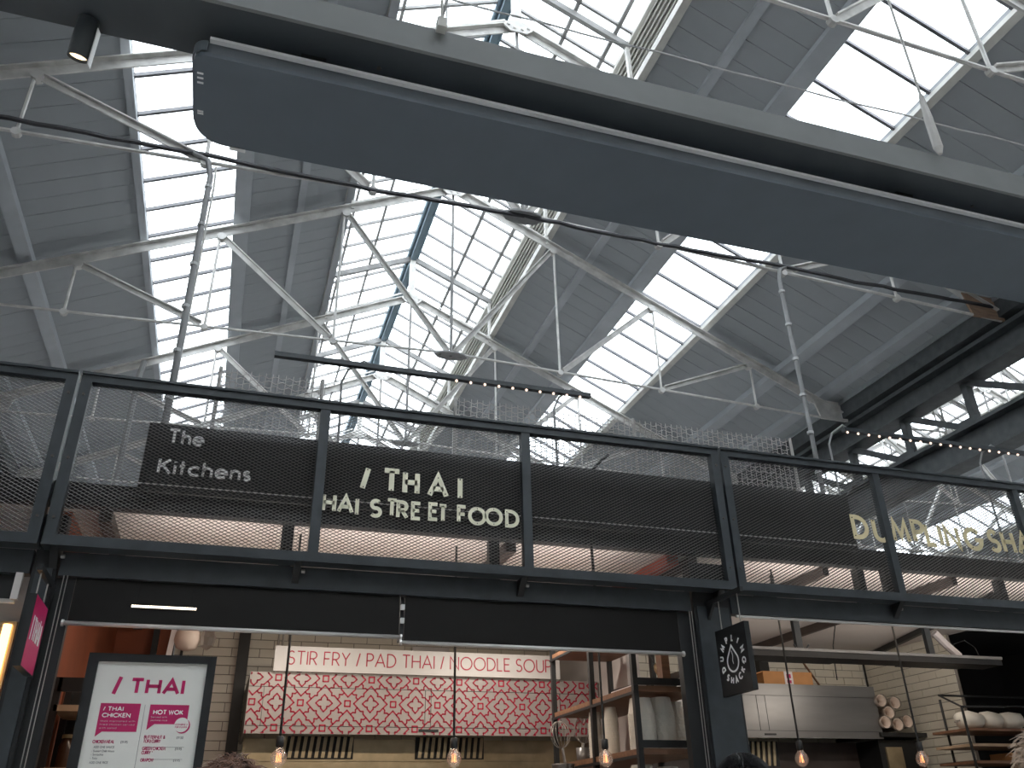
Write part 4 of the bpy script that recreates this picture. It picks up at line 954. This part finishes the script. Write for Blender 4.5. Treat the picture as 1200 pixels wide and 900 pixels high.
stack(2.895, 5.57, 2.046, 20, .0120, cb, 'paper cup in the front middle stack of the brown shelf', 'front middle cup stack')
stack(3.06, 5.72, 2.046, 11, .022, cb, 'paper tub in the front right stack of the brown shelf', 'front right tub stack')
stack(2.72, 6.02, 2.046, 18, .0140, cmt, 'small paper cup in the rear stack of the brown shelf', 'rear cup stack')
stack(2.72, 6.32, 2.046, 18, .0140, cmt, 'small paper cup in the farthest stack by the whisk', 'farther rear cup stack')
stack(2.92, 5.60, 1.66, 16, .012, cb, 'paper tub in the right stack on the lowest brown shelf', 'lowest shelf tub stack')
stack(2.73, 5.60, 1.66, 17, .012, cb, 'paper tub in the left stack on the lowest brown shelf', 'lowest shelf left tubs')
t = thing('steel_pan', 'small steel pan lying on the upper brown shelf near the broad post', 'pan', (3.05, 5.7, 2.436))
MB().lathe((3.02, 5.7, 2.436), [(0, .06), (.004, .075), (.07, .085), (.072, .088)], 18).build('bowl', M['steelhood'], t, True); MB().beam((3.09, 5.66, 2.49), (3.16, 5.6, 2.5), .02, .008).build('handle', M['steel2'], t)
t = thing('clamp_lamp', 'small warm lit clamp lamp at the top of the cup rack by the broad post', 'lamp', (3.02, 5.9, 2.66))
MB().lathe((3.05, 5.9, 2.66), [(0, .012), (.02, .035), (.06, .055), (.062, .05)], 14, (.6, -.3, -.5), cap=False).build('shade', M['brass'], t, True)
MB().lathe((3.07, 5.885, 2.645), [(0, .01), (.02, .018), (.04, .01)], 10, (.6, -.3, -.5)).build('bulb', M['led'], t)
MB().tube([(3.05, 5.9, 2.67), (3.0, 5.95, 2.8), (3.0, 6.0, 2.86)], .006, 6).build('arm', M['steel2'], t)
def whisk(x, y, z, R_, L_, lab, tilt):
    t = thing('wire_whisk', lab, 'whisk', (x, y, z))
    ax = Vector((tilt, 0, 1)).normalized(); sd = Vector((1, 0, -tilt)).normalized(); fw = ax.cross(sd)
    for k in range(8):
        an = PI*k/8; u = sd*math.cos(an)+fw*math.sin(an)
        pts = [Vector((x, y, z))+ax*(L_*(1-math.cos(b*PI/12))/2)+u*(R_*math.sin(b*PI/12))*1 for b in range(13)]
        MB().tube(pts, .0022, 4).build('loop', M['wire'], t)
        pts = [Vector((x, y, z))+ax*(L_*(1-math.cos(b*PI/12))/2)-u*(R_*math.sin(b*PI/12)) for b in range(13)]
        MB().tube(pts, .0022, 4).build('loop', M['wire'], t)
    MB().tube([Vector((x, y, z))-ax*.12, Vector((x, y, z))], .012, 8).build('handle', M['wire'], t)
whisk(2.50, 6.45, 2.13, .075, .19, 'large wire whisk standing left of the brown shelf rack', -.15)
whisk(2.74, 6.62, 2.18, .085, .20, 'wire strainer whisk behind the far upright of the brown shelf rack', .2)
t = thing('utensil_pot', 'steel pot holding the wire whisks at the rack', 'pot', (2.5, 6.45, 1.6))
MB().lathe((2.5, 6.45, 1.08), [(0, .07), (.01, .08), (.93, .085), (.94, .088)], 16).build('pot', M['steelhood'], t, True)
t = thing('utensil_pot', 'steel pot on the brown shelf holding the strainer whisk', 'pot', (2.74, 6.62, 2.046))
MB().lathe((2.74, 6.62, 2.046), [(0, .05), (.02, .055), (.10, .058)], 14).build('pot', M['steelhood'], t, True)
t = thing('prep_table', 'steel prep table under the whisk pot', 'table', (2.35, 6.5, 0))
MB().box(2.15, 2.60, 6.1, 6.95, 1.04, 1.08).build('top', M['steelhood'], t)
for x in (2.2, 2.55):
    for y in (6.15, 6.9): MB().box(x-.015, x+.015, y-.015, y+.015, 0, 1.04).build('leg', M['steelhood'], t)
o = MB().box(3.0, 3.12, 6.2, 6.6, 2.436, 2.56).build('pink_carton', M['label'], loc=(3.06, 6.4, 2.436)); tag(o, 'pale carton on the upper brown shelf behind the pan', 'carton')

# ================================================================== PENDANT BULBS
def pendant(x, y, zt, lab):
    t = thing('pendant_bulb', lab, 'lamp', (x, y, 1.98), 'pendant filament bulbs over the counters')
    MB().tube([(x-.002, y, 2.09), (x, y, zt)], .0075, 6).build('cord', M['steel2'], t)
    MB().lathe((x, y, 2.035), [(0, .017), (.01, .022), (.06, .022), (.065, .012)], 12).build('socket', M['steel2'], t, True)
    MB().lathe((x, y, 2.045), [(0, .018), (.018, .024), (.035, .038), (.06, .046), (.085, .041), (.105, .024), (.114, .003)], 16, (0, 0, -1)).build('globe', M['bulbglass'], t, True)
    fl = []
    for k in range(9): fl.append((x+(-.014+.0035*k), y+.004*math.cos(k), 1.985+(.024 if k % 2 else -.024)))
    MB().tube(fl, .0016, 5).build('filament', M['filament'], t)
pendant(.36, 5.4, CZ, 'clear filament pendant bulb, leftmost, in front of the patterned hood')
pendant(1.39, 5.4, CZ, 'clear filament pendant bulb, second from left, below the noodle sign')
pendant(2.385, 5.4, CZ, 'clear filament pendant bulb hanging before the brown cup shelves')
pendant(3.845, 5.4, CZ, 'clear filament pendant bulb before the plain steel hood')
pendant(4.86, 5.4, CZ, 'clear filament pendant bulb at far right, before the brick side wall')

# ================================================================== RIGHT HAND KITCHEN
t = thing('extractor_hood', 'plain stainless extractor hood at the back of the right hand kitchen', 'hood', (5.9, 8.0, 2.3))
hx0, hx1, hz0, hz1, hy = 3.6, 6.55, 2.34, 2.85, 7.75
MB().box(hx0, hx1, hy, hy+.02, hz0, hz1).build('front_panel', M['steelhood'], t)
MB().box(hx0, hx1, hy+.02, 8.46, hz1-.02, hz1).box(hx1-.02, hx1, hy+.02, 8.46, hz0, hz1-.02).build('casing', M['steelhood'], t)
MB().box(hx0, hx1, hy-.003, hy, 2.405, 2.408).box(hx0, hx1, hy-.003, hy, 2.735, 2.738).build('seam', M['steel2'], t)
for x in (5.1, 5.2): MB().box(x, x+.003, hy-.003, hy, 2.408, 2.735).build('seam', M['steel2'], t)
MB().box(5.14, 5.27, hy-.006, hy, 2.365, 2.38).build('name_plate', M['steel2'], t)
MB().box(hx0, hx1, 8.2, 8.22, 1.8, 2.34).build('inner_panel', M['joist'], t)
f = MB().box(4.95, 5.5, 8.1, 8.12, 2.1, 2.34).build('baffle_filter', M['steel2'], t)
for k in range(8):
    x = 4.98+k*.062; MB().prism([(x, 2.11), (x+.03, 2.11), (x+.06, 2.335), (x+.03, 2.335)], (0, 8.085, 0), (1, 0, 0), (0, 0, 1), (0, 1, 0), .015).build('baffle', M['brass'], f)
t = thing('cardboard_box', 'brown cardboard box with a white label lying on top of the steel hood', 'box', (5.6, 7.95, 2.85))
MB().box(5.27, 5.86, 7.82, 8.12, 2.85, 2.985).build('carton', M['card'], t)
MB().box(5.52, 5.62, 7.815, 7.82, 2.855, 2.985).build('label', M['label'], t)
MB().box(5.545, 5.595, 7.812, 7.815, 2.87, 2.90).box(5.545, 5.595, 7.812, 7.815, 2.92, 2.96).build('label_print', M['magenta'], t)
MB().prism([(0, 0), (-.28, -.09), (-.28, -.096), (0, -.01)], (5.27, 7.83, 2.985), (1, 0, 0), (0, 0, 1), (0, 1, 0), .28).build('flap', M['card'], t)
# heat lamp gantry
t = thing('heat_gantry', 'long dark gantry with a pale top hung under the ceiling of the right hand kitchen', 'gantry', (5.2, 6.2, 2.82))
MB().box(4.05, 6.68, 6.17, 6.40, 2.815, 2.880).build('body', M['steel2'], t)
MB().box(4.05, 6.68, 6.155, 6.17, 2.862, 2.885).build('pale_edge', M['conduit'], t)
MB().prism([(0, 0), (-.1, .03), (-.1, .05), (0, .065)], (4.05, 6.16, 2.815), (1, 0, 0), (0, 0, 1), (0, 1, 0), .24).build('end_piece', M['joist'], t)
for x in (4.62, 6.0): MB().box(x-.03, x+.03, 6.25, 6.29, 2.88, CZ).build('hanger', M['steel'], t)
MB().tube([(4.55, 6.24, 2.93), (4.58, 6.24, 2.89), (4.66, 6.24, 2.89), (4.70, 6.24, 2.93)], .008, 6).build('hook', M['steel'], t)
MB().tube([(6.1, 6.28, 3.1), (6.2, 6.28, 3.0), (6.32, 6.28, 2.9)], .035, 8).build('duct_sleeve', M['label'], t)
MB().tube([(6.3, 6.35, 2.9), (6.36, 6.35, 3.02), (6.5, 6.35, 3.06), (6.6, 6.35, 3.0), (6.63, 6.35, 2.9)], .005, 5).build('loop_cable', M['steel2'], t)
o = MB().tube([(5.62, 7.0, CZ), (5.55, 7.0, 3.1), (5.53, 7.0, 2.95), (5.52, 7.0, 2.78)], .006, 5).build('hanging_cable', M['steel2'], loc=(5.5, 7, 2.8)); tag(o, 'thin black cable hanging above the steel hood, left of the brown pipe', 'cable')
o = MB().tube([(6.05, 8.3, CZ), (6.35, 8.3, 2.86)], .012, 6).build('brown_pipe', M['wood'], loc=(6.2, 8.3, 2.8)); tag(o, 'thin brown pipe leaning down to the steel hood', 'pipe')
o = MB().tube([(7.06, 8.44, 0), (7.06, 8.44, CZ)], .012, 6).build('corner_pipe', M['steel2'], loc=(7.06, 8.44, 0)); tag(o, 'thin dark pipe in the corner of the two cream brick walls', 'pipe')
o = MB().lathe((3.95, 5.55, 3.02), [(0, .04), (.02, .06), (.08, .06), (.09, .05)], 14).build('ceiling_speaker', M['steel2'], loc=(3.95, 5.55, 3.02)); tag(o, 'round black fitting under the fascia left of the gantry hanger', 'speaker')
MB().tube([(3.95, 5.55, 3.11), (3.95, 5.55, CZ)], .02, 8).build('stem', M['steel2'], o) if False else None
o2 = MB().tube([(0, 0, .09), (0, 0, .28)], .015, 8)
me = o2.mesh('stem', M['steel2']); oo = bpy.data.objects.new('stem', me); COL.objects.link(oo); oo.parent = o
for x, y0_, lab in ((4.9, 5.3, 'left of the brick side wall'),):
    o = MB().beam((6.15, 5.55, 3.27), (7.0, 8.2, 3.27), .05, .05).build('ceiling_rail', M['steel2'], loc=(6.5, 7, 3.2)); tag(o, 'black rail along the ceiling edge above the brick side wall', 'rail')
# paper cup rolls by hood: six bagged cup stacks seen end on
ends = [(6.62, 2.70), (6.79, 2.68), (6.69, 2.585), (6.62, 2.49), (6.77, 2.47), (6.90, 2.50)]
lb = ['top left', 'top right', 'centre', 'bottom left', 'bottom middle', 'bottom right']
for (x, z), l in zip(ends, lb):
    t = thing('cup_roll', 'roll of nested paper cups in plastic lying end on beside the steel hood, %s' % l, 'cups', (x, 7.7, z), 'rolls of cups beside the hood')
    ax = (-.12, -1, .02)
    MB().lathe((x, 8.1, z), [(0, .04), (.36, .052), (.362, .057), (.40, .06), (.40, .05), (.30, .04)], 16, ax, cap=False).build('cup_stack', M['eggcup'], t, True)
    MB().lathe((x, 8.1, z), [(-.03, .02), (0, .045), (.2, .055), (.42, .064)], 12, ax, cap=False).build('plastic_sleeve', M['plastic'], t, True)
o = MB().box(6.50, 7.08, 7.72, 8.46, 2.36, 2.40).build('wall_shelf', M['steel2'], loc=(6.8, 8.1, 2.36)); tag(o, 'dark wall shelf under the paper cup rolls', 'shelf')
t = thing('wall_cabinet', 'dark cabinet with a brass coloured panel under the cup roll shelf', 'cabinet', (6.8, 8.1, 1.3))
MB().box(6.55, 7.06, 7.85, 8.46, 1.0, 2.34).build('body', M['steel2'], t); MB().box(6.62, 6.82, 7.83, 7.85, 2.0, 2.27).build('door', M['brass'], t)
t = thing('sauce_bottle', 'dark bottle with a red cap beside the cup roll shelf', 'bottle', (6.9, 7.75, 2.1))
MB().lathe((6.92, 7.7, 2.02), [(0, .03), (.01, .035), (.15, .035), (.19, .015), (.21, .015)], 12).build('body', M['sauce'], t, True); MB().lathe((6.92, 7.7, 2.23), [(0, .02), (.04, .014)], 10).build('cap', M['redlid'], t)
t = thing('side_shelf', 'steel side shelf carrying the sauce bottle', 'shelf', (6.9, 7.7, 0))
MB().box(6.72, 7.05, 7.55, 7.82, 2.0, 2.02).build('top', M['steelhood'], t); MB().box(6.74, 6.77, 7.6, 7.63, 0, 2.0).box(7.0, 7.03, 7.6, 7.63, 0, 2.0).build('leg', M['steelhood'], t)
# right rack
t = thing('wire_rack', 'black wire rack with wooden shelves of wrapped packages at the right edge', 'rack', (7.0, 6.6, 0))
for x, y in ((6.42, 6.5), (7.6, 6.5), (6.62, 6.95), (7.8, 6.95)): MB().tube([(x, y, 0), (x, y, 2.62 if y > 6.6 else 2.50)], .012, 6).build('upright', M['steel2'], t)
MB().tube([(6.42, 6.5, 2.50), (6.62, 6.95, 2.66), (7.8, 6.95, 2.66)], .010, 6).build('top_wire', M['steel2'], t)
MB().tube([(6.42, 6.5, 2.50), (7.6, 6.5, 2.52)], .010, 6).build('top_wire', M['steel2'], t)
for z, m in ((2.30, 'wood'), (2.17, 'lightwood'), (2.03, 'wood'), (1.6, 'wood')): MB().box(6.44, 7.75, 6.5, 6.95, z, z+.022).build('shelf', M[m], t)
for i, (x, wd, lab) in enumerate(((6.62, .26, 'leftmost'), (6.86, .22, 'middle'), (7.10, .24, 'rightmost, lit pinkish'))):
    t = thing('wrapped_package', 'white plastic wrapped package on the wire rack, %s' % lab, 'package', (x, 6.65, 2.322), 'packages on the wire rack')
    mb = MB().tube([(x-wd/2, 6.65, 2.40), (x-wd/2+.02, 6.65, 2.40), (x, 6.65, 2.405), (x+wd/2-.02, 6.65, 2.40), (x+wd/2, 6.65, 2.39)], [.03, .07, .078, .07, .02], 12)
    mb.v = [(a[0]+random.uniform(-.006, .006), a[1]+random.uniform(-.006, .006), max(2.322, a[2]+random.uniform(-.006, .006))) for a in mb.v]
    mb.build('wrapping', M['cup'], t, True)
    MB().beam((x-wd/2-.03, 6.65, 2.385), (x-wd/2, 6.65, 2.40), .05, .01).build('twist', M['plastic'], t)
o = MB().box(6.9, 7.1, 6.55, 6.8, 2.052, 2.12).build('orange_tub', M['card'], loc=(7, 6.6, 2.05)); tag(o, 'orange tub on the lowest visible shelf of the wire rack', 'tub')

# ================================================================== NEIGHBOUR KIOSK AT FAR LEFT
o = MB().box(-1.42, -1.10, 5.35, 5.40, .02, 2.95).build('pale_door_panel', M['soffit'], loc=(-1.25, 5.37, 0)); tag(o, 'pale panel in the neighbouring kiosk at the left edge', 'panel')
t = thing('warm_tube_lamp', 'glowing yellow tube lamp in the neighbouring kiosk at the left edge', 'lamp', (-1.15, 5.3, 1.8))
MB().box(-1.19, -1.11, 5.31, 5.345, 1.8, 2.66).build('housing', M['brass'], t); MB().tube([(-1.15, 5.295, 1.82), (-1.15, 5.295, 2.64)], .022, 10).build('tube', M['tube'], t)
o = MB().tube([(-2.5, 5.09, 2.72), (-1.10, 5.09, 2.72)], .0125, 10).build('blind_bar', M['silver'], loc=(-1.8, 5.09, 2.72)); tag(o, 'silver blind bottom bar at the left edge', 'bar')
o = MB().box(-1.115, -1.08, 5.03, 5.06, 2.72, 2.86).build('white_bracket', M['soffit'], loc=(-1.1, 5.05, 2.72)); tag(o, 'small pale bracket at the top of the left edge opening', 'bracket')
o = MB().box(-2.5, -1.12, 5.11, 5.13, 2.72, 2.9).build('neighbour_blind', M['steel2'], loc=(-1.8, 5.1, 2.72)); tag(o, 'black blind of the neighbouring kiosk at the left edge', 'blind')

# ================================================================== PEOPLE
def skin_obj(name, verts, edges, radii, m, parent, root=0, sub=1):
    me = bpy.data.meshes.new(name); me.from_pydata([tuple(Vector(v)) for v in verts], edges, []); me.materials.append(m)
    o = bpy.data.objects.new(name, me); COL.objects.link(o); o.parent = parent
    sk = o.modifiers.new('skin', 'SKIN'); sk.use_smooth_shade = True
    for i, r in enumerate(radii):
        d = me.skin_vertices[0].data[i]; d.radius = (r, r) if not isinstance(r, tuple) else r; d.use_root = (i == root)
    s = o.modifiers.new('sub', 'SUBSURF'); s.levels = sub; s.render_levels = sub
    return o
def person(x, y, H, rot, hair, coat, trous, label, spiky=False, long=False):
    t = thing('person', label, 'person', (x, y, 0), 'visitors in front of the kiosks'); t.rotation_euler = (0, 0, rot); LOC[t.name] = Vector((0, 0, 0))
    k = H/1.75
    J = dict(pel=(0, 0, .95), sp=(0, .01, 1.12), ch=(0, 0, 1.32), nb=(0, 0, 1.46), nk=(0, .01, 1.54), hd=(0, .03, 1.62))
    V = []; E = []; Rr = []; idx = {}
    def v(n, p, r, par=None):
        idx[n] = len(V); V.append(tuple(c*k for c in p)); Rr.append(tuple(q*k for q in r) if isinstance(r, tuple) else r*k)
        if par: E.append((idx[par], idx[n]))
    v('pel', J['pel'], (.16, .12)); v('sp', J['sp'], (.135, .10), 'pel'); v('ch', J['ch'], (.17, .12), 'sp'); v('nb', J['nb'], (.09, .08), 'ch'); v('nk', J['nk'], .055, 'nb'); v('ht', J['hd'], .06, 'nk')
    for s, n in ((-1, 'l'), (1, 'r')):
        v('sh'+n, (s*.185, 0, 1.42), .062, 'ch'); v('el'+n, (s*.235, .0, 1.14), .043, 'sh'+n); v('wr'+n, (s*.20, .19, 1.02), .027, 'el'+n); v('pm'+n, (s*.185, .27, 1.0), (.038, .018), 'wr'+n)
        v('hp'+n, (s*.09, 0, .90), .095, 'pel'); v('kn'+n, (s*.10, .015, .50), .062, 'hp'+n); v('an'+n, (s*.105, -.01, .09), .042, 'kn'+n); v('to'+n, (s*.115, .13, .035), .036, 'an'+n)
        for q in range(4):
            bx = s*(.185+(q-1.5)*.019); L_ = (.062, .075, .07, .055)[q]
            v('f%d%s' % (q, n), (bx, .295, .995), .0095, 'pm'+n); v('g%d%s' % (q, n), (bx, .295+L_*.6, .985), .0088, 'f%d%s' % (q, n)); v('e%d%s' % (q, n), (bx, .295+L_*.9, .965), .0078, 'g%d%s' % (q, n))
        v('t0'+n, (s*.150, .25, 1.0), .0105, 'pm'+n); v('t1'+n, (s*.135, .285, .995), .0095, 't0'+n)
    skin_obj('body', V, E, Rr, M['skin'], t, 0, 1)
    # head
    bm = bmesh.new(); bmesh.ops.create_uvsphere(bm, u_segments=20, v_segments=14, radius=1)
    for q in bm.verts:
        c = q.co; fz_ = c.z
        c.x *= .076*(1 if fz_ > -.2 else 1-.35*(-.2-fz_)); c.y *= .096*(1 if fz_ > -.3 else 1-.25*(-.3-fz_)); c.z *= .118
        if abs(c.x) < .014 and c.y > .05 and -.035 < c.z < .01: c.y += .018
        c += Vector((0, .035, 1.675*1)); c *= k
    me = bpy.data.meshes.new('head'); bm.to_mesh(me); bm.free(); me.materials.append(M['skin'])
    for p in me.polygons: p.use_smooth = True
    hd = bpy.data.objects.new('head', me); COL.objects.link(hd); hd.parent = t; LOC[hd.name] = Vector((0, 0, 0)); LOC[t.name] = Vector((0, 0, 0))
    for s in (-1, 1):
        MB().lathe((s*.030*k, .122*k, 1.69*k), [(-.008, .004), (0, .009), (.004, .006)], 8, (0, 1, 0)).build('eye', M['eye'], hd)
        MB().lathe((s*.078*k, .03*k, 1.675*k), [(-.012, .012), (0, .026), (.012, .018)], 10, (s, -.3, 0)).build('ear', M['skin'], hd, True)
    MB().lathe((0, .124*k, 1.622*k), [(-.006, .01), (0, .018), (.003, .012)], 8, (0, 1, 0)).build('mouth', M['lips'], hd)
    # hair: cap + strands
    mb = MB(); random.seed(int(x*100)+5)
    bm = bmesh.new(); bmesh.ops.create_uvsphere(bm, u_segments=20, v_segments=14, radius=1)
    kill = [q for q in bm.verts if (q.co.z < (-.75 if long else -.25) or (q.co.y > .55 and q.co.z < .45) or (q.co.y > .2 and q.co.z < .0))]
    bmesh.ops.delete(bm, geom=kill, context='VERTS')
    bm.verts.ensure_lookup_table()
    mb.add([((q.co.x*.084)*k, (q.co.y*.104+.033)*k, (q.co.z*.126+1.68)*k) for q in bm.verts], [tuple(w.index for w in f.verts) for f in bm.faces]); bm.free()
    for i in range(2200):
        a_ = random.uniform(0, 2*PI); ph = math.acos(random.uniform(-.1 if not long else -.5, 1))
        n_ = Vector((math.sin(ph)*math.cos(a_), math.sin(ph)*math.sin(a_), math.cos(ph)))
        if n_.y > .45 and n_.z < .45: continue
        p0 = Vector((n_.x*.082, n_.y*.10+.033, n_.z*.123+1.68))
        if spiky:
            rv = Vector((random.uniform(-1, 1), random.uniform(-1, .6), random.uniform(-1, .6))); rv = rv-n_*rv.dot(n_)
            d1 = (rv.normalized()*.9+n_*random.uniform(.1, .5)).normalized(); L_ = random.uniform(.025, .055)
        else: d1 = (n_*.35+Vector((n_.x*.8, -.55, -.45-.3*(1-n_.z)))).normalized(); L_ = random.uniform(.02, .05)
        p1 = p0+d1*L_*.6+n_*.004; p2 = p0+d1*L_+Vector((0, 0, -.004))
        mb.tube([p0*k, p1*k, p2*k], [.0017, .0013, .0004], 3, False)
    if long:
        for i in range(260):
            a_ = random.uniform(PI*1.02, PI*1.98); p0 = Vector((.08*math.cos(a_), .033+.1*math.sin(a_), 1.66))
            mb.tube([p0*k, (p0+Vector((random.uniform(-.01, .01), -.012, -.12)))*k, (p0+Vector((random.uniform(-.02, .02), -.02, -.25)))*k], [.004, .004, .001], 3, False)
    mb.build('hair', M[hair], hd)
    # clothes
    def sub_skin(name, keys, grow, m, extra=()):
        im = {n: i for i, n in enumerate(keys)}; inv = {b: a_ for a_, b in idx.items()}
        vv = [V[idx[n]] for n in keys]; rr_ = [tuple(c+grow*k for c in (Rr[idx[n]] if isinstance(Rr[idx[n]], tuple) else (Rr[idx[n]],)*2)) for n in keys]
        ee = [(im[inv[a_]], im[inv[b]]) for a_, b in E if inv[a_] in im and inv[b] in im]
        return skin_obj(name, vv, ee, rr_, M[m], t, 0, 1)
    sub_skin('coat', ['pel', 'sp', 'ch', 'nb', 'shl', 'ell', 'wrl', 'shr', 'elr', 'wrr'], .014, coat)
    sub_skin('trousers', ['pel', 'hpl', 'knl', 'anl', 'hpr', 'knr', 'anr'], .016, trous)
    for s in (-1, 1):
        MB().box((s*.115-.05)*k, (s*.115+.05)*k, -.08*k, .2*k, 0, .022*k).build('shoe_sole', M['steel2'], t)
        MB().tube([(s*.112*k, -.04*k, .05*k), (s*.115*k, .06*k, .055*k), (s*.115*k, .16*k, .035*k)], [.05*k, .05*k, .035*k], 10).build('shoe', M['shoe'], t, True)
person(.045, 2.25, 1.70, -.1, 'hair_b', 'cloth_n', 'cloth_k', 'person with spiky brown hair facing the first kitchen, near the bottom left', spiky=True)
person(1.83, 2.92, 1.775, -.2, 'hair_d', 'cloth_k', 'cloth_n', 'person with smooth dark hair facing the broad post between the kitchens')
person(1.775, 1.55, 1.72, -.6, 'hair_l', 'cloth_g', 'cloth_k', 'person with wavy fair hair at the right edge of the view', spiky=True, long=True)
